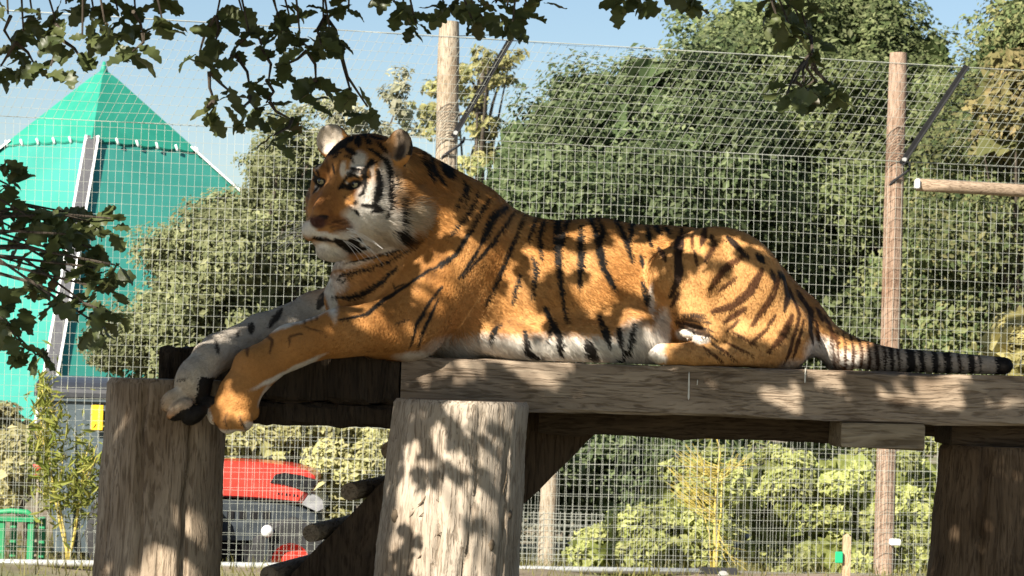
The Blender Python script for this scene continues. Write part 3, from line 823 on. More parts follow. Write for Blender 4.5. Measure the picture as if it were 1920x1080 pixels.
sapling("bare_sapling", "yellow-stemmed sapling with bare grey twigs under the platform",
        [([(1340,1040,10.2),(1341,960,10.2),(1345,900,10.2),(1350,850,10.2),(1344,822,10.2),(1310,822,10.2)], .014), ([(1345,1030,10.2),(1352,960,10.2),(1354,880,10.2)], .009), ([(1330,1000,10.2),(1318,960,10.2),(1300,925,10.2)], .006)],
        [(1343,960,10.2,-80,-60,26),(1346,900,10.2,-70,-50,24),(1348,880,10.2,60,-25,12),(1345,1010,10.2,50,40,10)],
        [(1340,930,10.2,26,50,180),(1350,1000,10.2,26,30,120),(1420,850,10.2,16,14,60)],
        YEL, 132, .045, (1340, 1075, 10.2), m_yellow_stem)

# ================================================================ bin, tractor, bench, stake, far post
m_bin = mat("bin_plastic", (.055,.075,.085), (.075,.10,.115), scale=6, rough=.45)
m_lid = mat("bin_lid_plastic", (.028,.030,.036), (.045,.047,.052), scale=5, rough=.35)
m_rubber = mat("rubber", (.016,.016,.017), (.028,.028,.029), scale=20, rough=.8)
m_yel = mat("yellow_sticker", (.75,.47,.01), rough=.5)
def make_bin():
    Y = 13.0; s = scale_at(Y); c = W(262, 800, Y); gz = -.42
    t = empty("wheeled_bin", (c[0], Y, gz)); tag(t, "large blue-grey wheeled bin with dark lid behind the left post", "bin")
    top = W(200, 738, Y)[2]; w0, w1 = .60, .70; d0, d1 = .42, .52
    mb = MB()
    vs = []
    for z, w, d in ((gz + .14, w0, d0), (top - .06, w1, d1), (top - .06, w1 + .03, d1 + .03), (top, w1 + .03, d1 + .03)):
        b = .05
        for sx, sy, k in ((-1,-1,0),(-1,-1,1),(1,-1,1),(1,-1,0),(1,1,0),(1,1,1),(-1,1,1),(-1,1,0)):
            vs.append((c[0] + sx*(w - (b if k else 0)), Y + sy*(d - (0 if k else b)), z))
    fs = [(i*8+k, i*8+(k+1) % 8, i*8+8+(k+1) % 8, i*8+8+k) for i in range(3) for k in range(8)] + [tuple(range(7,-1,-1)), tuple(range(24,32))]
    mb.add(vs, fs); mb.build("body", m_bin, t)
    # domed lid
    mb = MB(); n = 14; vs = []; fs = []
    for i in range(n+1):
        a = math.pi*i/n; y = -math.cos(a)*(d1 + .05); z = top + .008 + math.sin(a)*.13
        vs += [(c[0] - w1 - .07, Y + y, z), (c[0] + w1 + .07, Y + y, z), (c[0] + w1 + .07, Y + y, z - .035), (c[0] - w1 - .07, Y + y, z - .035)]
    for i in range(n):
        for j in range(4): fs.append((i*4+j, i*4+(j+1) % 4, i*4+4+(j+1) % 4, i*4+4+j))
    fs += [(0,1,2,3), (n*4+3, n*4+2, n*4+1, n*4)]
    mb.add(vs, fs)
    for sx in (-1, 1):
        pts = [(c[0] + sx*(w1 + .06), Y - math.cos(math.pi*i/n)*(d1+.04), top + .006 + math.sin(math.pi*i/n)*.12) for i in range(n+1)]
        mb.add(pts + [(p[0] - sx*.02, p[1], p[2]) for p in pts], [tuple(range(n+1)), tuple(range(2*n+1, n, -1))])
    mb.build("lid", m_lid, t)
    for k in range(4):
        mb = MB(); x = c[0] - .45 + k*.3; mb.box((x - .02, Y - d1 + .015, gz + .2), (x + .02, Y - d0 - .02, top - .12), None, .006); mb.build("rib", m_bin, t)
    p = W(180, 783, Y - .56)
    mb = MB(); mb.box((p[0] - .037, Y - .58, p[2] - .10), (p[0] + .06, Y - .565, p[2] + .10), None, .004); mb.build("sticker", m_yel, t)
    for sx in (-1, 1):
        for sy in (-1, 1):
            q = (c[0] + sx*.5, Y + sy*.32, gz + .085)
            mb = MB(); mb.tube([(q[0]-.025, q[1], q[2]), (q[0]+.025, q[1], q[2])], .08, 14); mb.build("wheel", m_rubber, t, True)
            mb = MB(); mb.box((q[0]-.03, q[1]-.02, q[2]+.082), (q[0]+.03, q[1]+.02, q[2]+.15)); mb.build("castor", m_pipe, t)
make_bin()

m_red = mat("red_paint", (.52,.030,.018), (.60,.042,.026), scale=4, rough=.38, coat=.4)
m_black_pl = mat("black_grille", (.008,.008,.009), (.016,.016,.017), scale=40, rough=.75, spec=.12)
m_chassis = mat("grey_chassis", (.018,.024,.030), (.040,.050,.060), scale=8, rough=.55, spec=.3)
m_lamp = mat("headlamp_plastic", (.20,.20,.21), (.30,.30,.31), scale=15, rough=.25)
def make_tractor():
    Y = 10.6; s = scale_at(Y); gz = -.42
    def Q(px, py): p = W(px, py, Y); return p[0], p[2]
    t = empty("tractor", (Q(480, 1000)[0], Y, gz)); tag(t, "small red tractor with black side grille and red wheel hub behind the fence", "tractor")
    def extr(name, pts, m, y0, y1, bev=.0, crown_=0.0):
        P = [Q(*p) for p in pts]; n = len(P); mb = MB(); vs = []; cx = sum(p[0] for p in P)/n; cz = sum(p[1] for p in P)/n
        lay = [(y0, 1 - bev), (y0 + bev*.25, 1.0), (y1 - bev*.25, 1.0), (y1, 1 - bev)] if bev else [(y0, 1), (y1, 1)]
        for y, k in lay: vs += [(cx + (p[0]-cx)*k, y, cz + (p[1]-cz)*k) for p in P]
        fs = [(i*n+k, i*n+(k+1) % n, (i+1)*n+(k+1) % n, (i+1)*n+k) for i in range(len(lay)-1) for k in range(n)]
        fs += [tuple(range(n-1, -1, -1)), tuple(range((len(lay)-1)*n, len(lay)*n))]
        mb.add(vs, fs); return mb.build(name, m, t)
    hw = .30
    hood = extr("bonnet", [(330,866),(400,862),(443,862),(504,865),(540,869),(565,874),(585,881),(596,890),(597,897),(590,912),(583,922),(571,940),(540,936),(482,931),(424,928),(330,928)], m_red, Y - hw, Y + hw, .10)
    o = extr("grille", [(514,901),(524,886),(540,883),(572,888),(601,897),(594,910),(584,921),(559,910),(536,904)], m_black_pl, Y - hw - .012, Y - hw + .05)
    for k in range(5):
        mb = MB(); a = Q(522 + k*13, 889 + k*1.5); b = Q(520 + k*13, 901 + k*2.5)
        mb.tube([(a[0], Y - hw - .016, a[1]), (b[0], Y - hw - .016, b[1])], .006, 5); mb.build("grille_bar", m_chassis, t)
    extr("headlamp", [(586,921),(600,925),(611,934),(613,950),(600,956),(571,942)], m_lamp, Y - hw + .01, Y + hw - .01, .06)
    extr("chassis", [(330,932),(450,933),(540,942),(572,948),(600,962),(604,1000),(560,1010),(330,1010)], m_chassis, Y - hw + .04, Y + hw - .04, .04)
    extr("engine_block", [(330,1012),(540,1012),(530,1070),(330,1075)], m_black_pl, Y - .22, Y + .22, .03)
    for k in range(4):
        mb = MB(); a = Q(440 + k*22, 962); mb.box((a[0]-.025, Y - hw + .028, a[1]-.03), (a[0]+.025, Y - hw + .046, a[1]+.03), None, .004); mb.build("side_vent", m_black_pl, t)
    # dark lettering strip on the bonnet
    for k, wd in enumerate((5, 3, 6, 4, 6, 5)):
        x = 528 + k*7; a = Q(x, 922 + k*.8); mb = MB()
        mb.box((a[0], Y - hw - .003, a[1] - .008), (a[0] + wd*.6/s, Y - hw + .01, a[1] + .010)); mb.build("bonnet_mark", m_black_pl, t)
    lamp = Q(513, 1001)
    def wheel(px, rr, rim, y, nm):
        cx = Q(px, 1000)[0]; cz = gz + rr
        w = empty(nm, (cx, y, cz)); w.parent = t; w.matrix_parent_inverse = Matrix.Translation(t.location).inverted()
        def lathe(name, prof, m, lug=0):
            mb = MB(); n = 36; vs = []; fs = []
            for k in range(n):
                g = 2*math.pi*k/n
                for (ra, yy) in prof: 
                    r2 = ra + (lug if (k % 3 == 0 and ra > rr*.93) else 0)
                    vs.append((cx + r2*math.cos(g), y + yy, cz + r2*math.sin(g)))
            m_ = len(prof)
            for k in range(n):
                k2 = (k+1) % n
                for j in range(m_-1): fs.append((k*m_+j, k*m_+j+1, k2*m_+j+1, k2*m_+j))
            mb.add(vs, fs); ob = mb.build(name, m, None, False)
            ob.parent = w; ob.matrix_parent_inverse = Matrix.Translation(w.location + Vector((0,0,0))).inverted()
            return ob
        lathe("tyre", [(rim, .09), (rr*.9, .10), (rr, .06), (rr, -.06), (rr*.9, -.10), (rim, -.09)], m_rubber, .014)
        lathe("rim", [(.001, -.05), (rim*.45, -.05), (rim*.55, -.02), (rim*.85, -.03), (rim*1.02, -.09)], m_red)
    wheel(556, .30, .135, Y - .36, "wheel"); wheel(556, .30, .135, Y + .36, "wheel"); wheel(300, .46, .24, Y - .40, "wheel"); wheel(300, .46, .24, Y + .40, "wheel")
    mb = MB(); mb.tube([(lamp[0], Y - .50, lamp[1] - .20), (lamp[0], Y - .50, lamp[1] + .005)], .012, 8)
    mb.build("lamp_stalk", m_chassis, t)
    mb = MB(); n = 12
    for i in range(5):
        pass
    pts = [(lamp[0], Y - .50, lamp[1] + .005 + .045*(1 - math.cos(math.pi*k/6))) for k in range(7)]
    mb.tube(pts, [max(.001, .045*math.sin(math.pi*k/6)) for k in range(7)], 12); mb.build("round_lamp", m_white, t, True)
    # rear mudguard and seat, behind the post
    extr("mudguard", [(225,930),(260,900),(330,895),(345,915),(345,940),(300,945)], m_red, Y - .52, Y - .28, .05)
    extr("seat", [(240,860),(252,858),(262,900),(320,904),(320,918),(250,918)], m_black_pl, Y - .2, Y + .2, .05)
make_tractor()

m_green = mat("green_paint", (.015,.20,.075), (.025,.27,.11), scale=8, rough=.5)
def make_bench():
    Y = 11.8; gz = -.42
    c = W(30, 1000, Y); t = empty("bench", (c[0], Y, gz)); tag(t, "green painted metal bench at the lower left behind the fence", "bench")
    def B(name, p0, p1, y0, y1):
        a = W(p0[0], p0[1], Y); b = W(p1[0], p1[1], Y)
        mb = MB(); mb.box((min(a[0],b[0]), y0, min(a[2],b[2])), (max(a[0],b[0]), y1, max(a[2],b[2])), None, .008); return mb.build(name, m_green, t)
    for y in (Y - .26, Y + .2):
        for x in (-60, 10, 64):
            a = W(x, 972, Y); mb = MB(); mb.box((a[0], y, gz), (a[0] + .05, y + .05, a[2]), None, .006); mb.build("leg", m_green, t)
    for k in range(4): B("seat_slat", (-70, 968 + (k % 2)), (76, 976), Y - .28 + k*.135, Y - .28 + k*.135 + .11)
    a = W(-70, 940, Y); 
    mb = MB(); mb.tube([W(-60, 972, Y + .26), W(-20, 962, Y + .26), W(20, 958, Y + .26), W(50, 960, Y + .26), W(66, 972, Y + .26)], .022, 8); mb.build("back_rail", m_green, t, True)
    B("stretcher", (-60, 1020), (70, 1028), Y - .02, Y + .02)
make_bench()
# a red tub in the shrubs and a grey boulder
m_tub = mat("red_plastic", (.45,.03,.03), (.55,.05,.04), scale=6, rough=.5)
mb = MB(); c = W(72, 884, 12.0)
mb.tube([c + np.array([0,0,-.05]), c + np.array([0,0,.04]), c + np.array([0,0,.055])], [.032, .042, .044], 14)
tag(mb.build("reflector_post", m_tub, None, True), "small red marker among the dry shrub at the left", "marker")
bpy.data.objects["reflector_post"].name = "marker"
mb = MB(); mb.tube([W(72, 905, 12.0)*np.array([1,1,0]) + np.array([0,0,-.45]), c + np.array([0,0,-.05])], .012, 8); mb.build("stem", m_twig, bpy.data.objects["marker"])

# wooden stake with a green tag, right foreground beyond the fence
m_stake = wood("stake_wood", (.40,.27,.16), (.58,.42,.27), 'z', 1.5)
c = W(1587, 1040, 8.2); t = empty("wooden_stake", (c[0], 8.2, -.03)); tag(t, "short tan wooden stake with a green tag below the platform", "stake")
a = W(1588, 1000, 8.2); w = 7/scale_at(8.2)
mb = MB(); mb.add([(a[0]-w, 8.18, -.05), (a[0]+w, 8.18, -.05), (a[0]+w, 8.22, -.05), (a[0]-w, 8.22, -.05), (a[0]-w, 8.18, a[2]-.02), (a[0]+w, 8.18, a[2]-.02), (a[0]+w, 8.22, a[2]-.02), (a[0]-w, 8.22, a[2]-.02), (a[0], 8.2, a[2])],
                  [(3,2,1,0),(0,1,5,4),(1,2,6,5),(2,3,7,6),(3,0,4,7),(4,5,8),(5,6,8),(6,7,8),(7,4,8)])
mb.build("shaft", m_stake, t)
g = W(1573, 1045, 8.17); mb = MB(); mb.box((g[0]-.024, 8.155, g[2]-.036), (g[0]+.024, 8.175, g[2]+.036), None, .004); mb.build("tag", mat("green_tag", (.01,.36,.16), rough=.5), t)

# far fence with its pale post, behind the shrubs
ff = empty("far_fence", (W(1030, 990, 14.0)[0], 14.0, -.42)); tag(ff, "pale post and fine mesh of a lower fence farther back", "fence")
a = W(1030, 925, 14.0); b = W(1030, 1062, 14.0)
log_post("post", [((a[0], 14.0, a[2] + .55), 15.5/scale_at(14)), ((a[0] - .01, 14.0, -.45), 16.5/scale_at(14))], m_fpost, ff, 71, cracks=((-1.6, .006, .2, .1, .9),), nz=20, nring=24, top_bev=.005)
r = rng0(9); segs = []
x0, x1 = W(940, 990, 14.02)[0], W(1140, 990, 14.02)[0]
zt = W(1030, 958, 14.0)[2]
for x in np.arange(x0, x1, .045): segs.append((np.array([x, 13.93, -.4]), np.array([x + r.normal(0, .004), 13.93, zt])))
for z in np.arange(-.38, zt + .01, .05): segs.append((np.array([x0, 13.93, z]), np.array([x1, 13.93, z])))
V, F = wires(segs, .003); o = mesh_np("wire_mesh", V, F, m_wire, False, ff); o["kind"] = "stuff"

# rough grass behind the fence and on the enclosure floor
def grass():
    r = rng0(77); n = 26000
    x = r.uniform(-4.5, 4.8, n); y = np.where(r.random(n) < .25, r.uniform(7.0, 9.4, n), r.uniform(9.3, 16, n))
    z = -.03 - .40*np.clip((y - (8.80 + .225*x) - .15)/.7, 0, 1)
    keep = (y > 8.9 + .225*x) | (r.random(n) < .5)
    x, y, z = x[keep], y[keep], z[keep]; n = len(x)
    h = r.uniform(.05, .20, n)*np.where(y > 9.5, 1.2, .6); w = r.uniform(.003, .006, n)
    a = r.uniform(0, 6.28, n); dx, dy = np.cos(a), np.sin(a)
    b = np.stack([x, y, z], 1); lean = np.stack([r.normal(0, .35, n), r.normal(0, .35, n), np.ones(n)], 1)*h[:, None]
    s = np.stack([dx*w, dy*w, np.zeros(n)], 1)
    V = np.stack([b - s, b + s, b + lean], 1).reshape(-1, 3); F = np.arange(3*n).reshape(-1, 3)
    pal = np.array([(.10,.12,.03), (.20,.19,.06), (.32,.27,.12)]); c = (r.dirichlet(np.ones(3), n)[:, :, None]*pal).sum(1)
    o = mesh_np("grass", V, F, m_leaf, False, None, np.repeat(c, 3, 0)); tag(o, "rough yellow-green grass along the foot of the fence", "grass", kind="stuff")
grass()
# ================================================================ the oak whose branches hang into the view and shade the tiger
m_oak = m_leafy("oak_leaf", spec=.45, rough=.42, transl=.42)
m_oak_bark = wood("oak_bark", (.045,.036,.028), (.11,.09,.07), 'z', .8)

def oak_template(seed, n=15):
    """lobed leaf of unit length along +x, normal +z, a little curled and folded"""
    r = random.Random(seed)
    lob = r.uniform(3.4, 4.4); cup = r.uniform(-.10, .25); curl = r.uniform(-.55, .25); tw = r.uniform(-.5, .5)
    V = []; F = []
    for i in range(n):
        t = i/(n-1)
        env = math.sin(math.pi*min(1, t**.9))**.7*(.19 + .17*t)
        w = env*(1 + .26*math.cos(2*math.pi*lob*t + r.uniform(-.4, .4))) + .006
        if t < .06 or i == n-1: w = .008 if i != n-1 else .06
        z = curl*(t-.3)**2*.8 + .03*math.sin(t*9 + seed)
        a = tw*t
        for s in (-1, 0, 1):
            y = s*w; zz = z + abs(s)*cup*w*1.4 + (.02*math.sin(t*23 + s) if s else 0)
            V.append((t, y*math.cos(a) - (zz-z)*math.sin(a), z + y*math.sin(a) + (zz-z)*math.cos(a)))
    for i in range(n-1):
        for k in (0, 1):
            q = i*3+k; F.append((q, q+1, q+4)); F.append((q, q+4, q+3))
    return np.array(V), np.array(F)
OAKT = [oak_template(s) for s in range(7)] + [oak_template(s, 8) for s in range(7)]
OAKCOL = np.array([(.040,.056,.022), (.066,.088,.030), (.105,.125,.044), (.17,.17,.07), (.20,.13,.06)])

oak_foot = Vector((-5.9, -4.6, -.05))
oak = empty("oak_tree", oak_foot); tag(oak, "oak tree with lobed leaves hanging into the top and left of view", "tree")
rO = random.Random(8); qO = np.random.default_rng(8)

# limbs: trunk, the bough over the view, the shading boughs
def bough(name, pts, r0, r1):
    pts = [Vector(p) for p in pts]; out = []
    for i in range(len(pts)-1):
        for k in range(5): 
            u = k/5; p = pts[i].lerp(pts[i+1], u) + Vector((rO.uniform(-1,1), rO.uniform(-1,1), rO.uniform(-1,1)))*r0*.25*(0 if i+k == 0 else 1)
            out.append(p)
    out.append(pts[-1]); n = len(out)
    mb = MB(); mb.tube(out, [r0 + (r1-r0)*i/(n-1) for i in range(n)], 9); mb.build(name, m_oak_bark, oak, True)
    return out
bough("trunk", [oak_foot, (-5.95, -4.55, 1.6), (-5.8, -4.45, 3.2), (-5.4, -4.2, 5.4)], .34, .14)
b_main = bough("bough", [(-5.8, -4.45, 2.9), (-3.9, -3.3, 3.25), (-2.2, -2.1, 2.85), (-1.0, -1.75, 2.62), (.2, -1.65, 2.55), (1.2, -1.55, 2.5)], .13, .012)
b_low = bough("bough", [(-3.9, -3.3, 3.25), (-2.5, -2.1, 2.4), (-1.75, -1.75, 1.85), (-1.5, -1.65, 1.55)], .05, .01)
b_top = [bough("bough", [(-5.7, -4.35, 3.6+i*.45), (-3.6+i*.3, -3.5, 4.0+i*.4), (-2.6+i*.25, -2.8+.1*i, 4.0+i*.35)], .09, .02) for i in range(3)]

def leaf_frame(d, nrm):
    d = d/np.linalg.norm(d); nrm = nrm - d*(nrm @ d); nrm = nrm/(np.linalg.norm(nrm)+1e-9); b = np.cross(nrm, d)
    return np.stack([d, b, nrm], 1)

TUFTS = ([(20,30),(60,20),(100,40),(30,80),(60,112),(112,72),(150,60),(90,130),(150,108),(4,125),(130,8),(178,20),(40,55)]
 + [(215,20),(250,22),(222,78),(268,62),(300,6),(305,52),(245,92),(200,45)]
 + [(405,30),(408,75),(460,18),(470,60),(440,100),(520,18),(530,60),(490,90),(565,60),(575,95),(610,30),(650,20),(600,78),(635,85),(392,135),(400,190),(430,170),
    (470,172),(500,150),(440,212),(480,208),(505,190),(530,130),(560,172),(590,150),(612,185),(655,180),(690,195),(515,250),(548,222),(402,225),(375,95),(545,30),(620,60)]
 + [(760,18),(776,42),(830,4),(855,10),(885,30),(915,40),(945,20),(965,45),(990,8),(1020,-2),(740,8),(900,8),(930,0)]
 + [(1165,2),(1240,-6),(1292,6),(1200,-12)]
 + [(1450,28),(1480,12),(1510,50),(1532,22),(1500,75),(1490,152),(1530,150),(1560,172),(1512,176),(1440,5),(1520,100),(1470,40),(1500,30),(1520,70),(1508,158),(1545,160),(1530,180),(1480,175),(1480,55)]
 + [(8,310),(22,350),(5,400),(60,410),(40,440),(100,402),(140,402),(172,420),(210,412),(150,442),(112,470),(180,470),(212,492),(150,520),(92,510),(60,532),(200,540),
    (112,560),(160,572),(212,590),(40,560),(20,612),(40,640),(0,600),(190,612),(62,660),(120,440),(80,470),(180,500)])
leaves = []                      # (origin, frame, length, template, colour)
twig = MB()
def nearest(path, p): return min(path, key=lambda q: (q - Vector(p)).length)
for (tx, ty) in TUFTS:
    Y = -1.6 + rO.gauss(0, .14)
    c = W(tx + rO.uniform(-6, 6), ty + rO.uniform(-6, 6), Y)
    src = b_low if (tx < 330 and ty > 240) else b_main
    a = nearest(src, c + np.array([-.1, 0, .25]))
    m = (np.array(a)*.45 + c*.55) + np.array([rO.uniform(-.05, .05), rO.uniform(-.04, .04), rO.uniform(.0, .08)])
    if src is b_main and ty > 60:               # hang from the tuft above when there is one near
        up = [t for t in TUFTS if t[1] < ty - 25 and abs(t[0]-tx) < 60]
        if up:
            u = max(up, key=lambda t: t[1]); a = Vector(W(u[0], u[1], -1.6)); m = (np.array(a) + c)/2 + np.array([rO.uniform(-.02, .02), 0, 0])
    twig.tube([a, m, c], [.0055, .004, .0025], 5)
    droop = rO.uniform(.2, .9)
    for k in range(rO.choice((3, 4, 4, 5, 5)) + (3 if (tx < 330 and ty > 240) else 1 if tx < 340 else 0)):
        g = rO.uniform(0, 6.28)
        d = np.array([math.cos(g), math.sin(g)*.7, rO.gauss(-.15, .45) - droop*.6])
        nr = np.array([rO.gauss(-.1, .5), -.45 + rO.gauss(0, .45), .75 + rO.gauss(0, .4)])
        fr = leaf_frame(d, nr)
        o = c + np.array([rO.gauss(0, .012), rO.gauss(0, .012), rO.gauss(0, .012)])
        w = qO.dirichlet([1.2, 1.6, 1.3, .45, .08]); colr = w @ OAKCOL
        leaves.append((o, fr, rO.uniform(.044, .082), rO.randrange(7), colr))
twig.build("twigs", m_oak_bark, oak)["kind"] = "stuff"
# the 300 largest in view are parts of their own, the rest of the visible sprays are one
leaves.sort(key=lambda l: -l[2])
def leaf_mesh(i, ci, col):
    V, F = OAKT[i]
    me = bpy.data.meshes.new("leaf"); me.from_pydata(V.tolist(), [], F.tolist())
    a = me.color_attributes.new("Col", 'FLOAT_COLOR', 'POINT'); c = np.ones((len(V), 4), np.float32); c[:, :3] = col; a.data.foreach_set("color", c.ravel())
    me.materials.append(m_oak); me.polygons.foreach_set("use_smooth", [True]*len(F)); return me
LEAFC = [qO.dirichlet([1.0, 1.6, 1.5, .6, .08]) @ OAKCOL*1.35 for _ in range(6)]
LM = {(i, j): leaf_mesh(i, j, LEAFC[j]) for i in range(7) for j in range(6)}
PINV = Matrix.Translation(oak_foot).inverted()
for (o, fr, L_, ti, colr) in leaves[:300]:
    ob = bpy.data.objects.new("leaf", LM[(ti, rO.randrange(6))]); COL.objects.link(ob)
    ob.parent = oak; ob.matrix_parent_inverse = PINV
    M = np.eye(4); M[:3, :3] = fr*L_; M[:3, 3] = o
    ob.matrix_basis = Matrix(M.tolist())
def join_leaves(name, ls):
    Vs, Fs, Cs = [], [], []; b = 0
    for (o, fr, L_, ti, colr) in ls:
        V, F = OAKT[ti]; Vs.append(V @ (fr*L_).T + o); Fs.append(F + b); Cs.append(np.repeat(colr[None], len(V), 0)); b += len(V)
    ob = mesh_np(name, np.concatenate(Vs), np.concatenate(Fs), m_oak, True, oak, np.concatenate(Cs)); ob["kind"] = "stuff"; return ob
if len(leaves) > 300: join_leaves("small_leaves", leaves[300:])

# crown above and left of the view: sprays that let the sun through in gaps
Ln = np.array(LDIR)
def toplane(p): return p + Ln*(-p[1]/Ln[1])               # slide along the light to the plane Y = 0
GAPS = []
def gap(px, py, rx, ry, Y=.03, rot=0):
    q = toplane(W(px, py, Y)); GAPS.append((q[0], q[2], max(rx*1.15, rx*.6 + 14)*S_PX, max(ry*1.15, ry*.6 + 14)*S_PX, RAD(rot)))
S_PX = 1/600.0
for a in [(850,452,36,26,.05),(808,352,20,14,.12),(772,398,32,28,0),(608,386,17,11,-.15),(624,330,10,18,-.12),(656,290,12,9,-.05),(602,246,26,30,0),(690,300,12,14,0),(700,410,18,14,-.1),
          (865,565,46,60,.03),(925,500,22,22,.05),(800,480,14,24,.03),(900,620,60,40,.02),(1010,470,22,24,.05),(1015,500,20,14,.05),(1066,480,22,26,.05),(1110,478,24,24,.05),
          (1110,545,30,26,.05),(1148,448,22,34,.06),(1185,505,34,36,.05),(1160,470,20,20,.05),(1075,410,24,14,.08),(960,560,22,26,.03),(980,600,26,30,.02),(950,655,50,24,.0),
          (1060,655,60,20,.0),(1180,592,26,22,.03),(1240,640,24,26,.02),(1310,590,40,34,.03),(1370,560,40,30,.03),(1300,460,20,26,.06),(1350,490,24,20,.06),(1430,545,30,30,.08),
          (1340,640,34,22,.03),(1420,620,34,28,.06),(1250,665,26,12,0),(1500,600,30,30,.12),(1560,640,24,24,.2),(1390,480,22,18,.1),(1220,440,20,16,.1),(1450,650,24,18,.08),
          (402,664,26,24,-.20),(452,632,18,18,-.10),(490,602,24,14,.02),(728,622,10,16,-.05),(742,650,12,10,-.05),(690,570,7,12,-.06),(430,752,15,17,-.33),(448,772,14,14,-.33),
          (1020,705,40,14,0),(1260,765,50,10,0),(1330,745,30,12,0),(1460,750,34,16,0),(1560,715,26,12,0),(1680,752,40,16,0),(1765,745,36,34,0),(1900,760,24,20,0),(880,690,30,10,0),
          (790,690,36,12,0),(1800,700,20,10,0),(1640,815,50,34,.33),(1600,655,36,20,.2),
          (880,920,100,160,-.45),(830,880,60,50,-.44),(950,1000,40,90,-.42),(800,980,80,90,-.43),(940,830,40,60,-.42),(770,850,40,40,-.42),(900,1060,90,60,-.45),(760,905,30,30,-.4),(975,900,22,120,-.35),(900,790,40,26,-.45),
          (215,790,26,24,-.15),(228,882,30,46,-.17),(264,868,22,30,-.17),(330,1025,56,56,-.2),(205,1040,24,44,-.1),(222,1000,20,32,-.15),(300,1070,60,30,-.2),(420,760,14,24,-.1),(345,960,18,24,-.18)]:
    gap(*a)
GA = np.array(GAPS)
def in_gap(q, grow=.0):
    dx = q[0] - GA[:, 0]; dz = q[2] - GA[:, 1]
    return bool((((dx/(GA[:, 2]+grow))**2 + (dz/(GA[:, 3]+grow))**2) < 1).any())
shade = []; tries = 0
NSH = 6500
while len(shade) < NSH and tries < 90000:
    tries += 1
    # spray centre
    q = np.array([rO.uniform(-2.0, 2.3), 0, rO.uniform(-.5, 2.35)])
    if in_gap(q, .0): continue
    dist = max((2.48 - q[2])/(-Ln[2]), 1.35) + rO.uniform(0, .9)
    p = q - Ln*dist
    for k in range(rO.choice((2, 3, 4))):
        o = p + np.array([rO.gauss(0, .035), rO.gauss(0, .035), rO.gauss(0, .035)])
        L_ = rO.uniform(.065, .105)
        d = np.array([rO.gauss(0, 1), rO.gauss(0, 1), rO.gauss(-.3, .7)]); nr = np.array([rO.gauss(-.4, .6), rO.gauss(-.3, .6), .7 + rO.gauss(0, .5)])
        fr = leaf_frame(d, nr); mid = o + fr[:, 0]*L_*.5
        if in_gap(toplane(mid), .012) or in_gap(toplane(o + fr[:, 0]*L_*.95), -.01): continue
        shade.append((o, fr, L_, 7 + rO.randrange(7), qO.dirichlet([1.2, 1.6, 1.3, .45, .08]) @ OAKCOL))
# close the shade between the gaps: a 1 cm occupancy grid on the plane Y = 0
GX0, GZ0, GN, GM = -1.35, .2, 320, 190
occ = np.zeros((GN, GM), np.int16)
ii, jj = np.meshgrid(np.arange(-4, 5), np.arange(-4, 5), indexing='ij')
def mark(l):
    o, fr, L_, ti, _c = l
    side = abs(float(fr[:, 2] @ Ln))                # how squarely the blade meets the light
    for t in (.12, .28, .44, .60, .76, .9):
        q = toplane(o + fr[:, 0]*L_*t); i = int((q[0]-GX0)*100); j = int((q[2]-GZ0)*100)
        rr = 100*L_*.17*max(side, .25)/.8
        m = ii**2 + jj**2 <= rr*rr
        a_, b_ = i + ii[m], j + jj[m]; k = (a_ >= 0) & (a_ < GN) & (b_ >= 0) & (b_ < GM)
        occ[a_[k], b_[k]] += 1
for l in shade: mark(l)
cells = [(i, j) for i in range(0, GN, 2) for j in range(0, GM, 2)]; rO.shuffle(cells)
hole = np.zeros((GN, GM), bool)
n_free = len(shade)
for (i, j) in cells:
    if occ[i, j] or rO.random() < .05: continue
    q = np.array([GX0 + i*.01, 0, GZ0 + j*.01])
    if in_gap(q, .012): continue
    p = q - Ln*(max((2.48 - q[2])/(-Ln[2]), 1.35) + rO.uniform(0, .6))
    nr = -Ln + np.array([rO.gauss(0, .3), rO.gauss(0, .3), rO.gauss(0, .3)]); d = np.array([rO.gauss(0, 1), rO.gauss(0, 1), rO.gauss(-.4, .8)])
    fr = leaf_frame(d, nr); L_ = rO.uniform(.055, .10)
    l = (p - fr[:, 0]*L_*.5, fr, L_, 7 + rO.randrange(7), qO.dirichlet([1.2, 1.6, 1.3, .45, .08]) @ OAKCOL)
    if in_gap(toplane(l[0]), -.012) or in_gap(toplane(l[0] + fr[:, 0]*L_), -.012): continue
    shade.append(l); mark(l)
join_leaves("crown", shade)
# wider crown left of and above the viewer, added unseen to cut floor bounce
wide = []
while len(wide) < 9000:
    c0 = np.array([rO.uniform(-6.2, 1.8), rO.uniform(-7.2, -1.2), 0.0])
    c0[2] = 3.3 + 2.4*rO.random() - .06*((c0[0] + 3)**2)*.3
    tq = toplane(c0)
    if c0[2] < 3.0: continue
    for k in range(7):
        o = c0 + np.array([rO.gauss(0, .10), rO.gauss(0, .10), rO.gauss(0, .07)])
        L_ = rO.uniform(.09, .14); d = np.array([rO.gauss(0, 1), rO.gauss(0, 1), rO.gauss(-.3, .5)]); nr = np.array([rO.gauss(-.2, .5), rO.gauss(-.2, .5), .9])
        fr = leaf_frame(d, nr); mq = toplane(o + fr[:, 0]*L_*.5)
        if in_gap(mq, .035): continue
        vq = o + Ln*((-1.6 - o[1])/Ln[1])            # leave light for the low sprays
        if -1.6 < vq[0] < 1.1 and 1.3 < vq[2] < 2.5 and rO.random() < .8: continue
        wide.append((o, fr, L_, 7 + rO.randrange(7), qO.dirichlet([1.2, 1.6, 1.3, .45, .08]) @ OAKCOL))
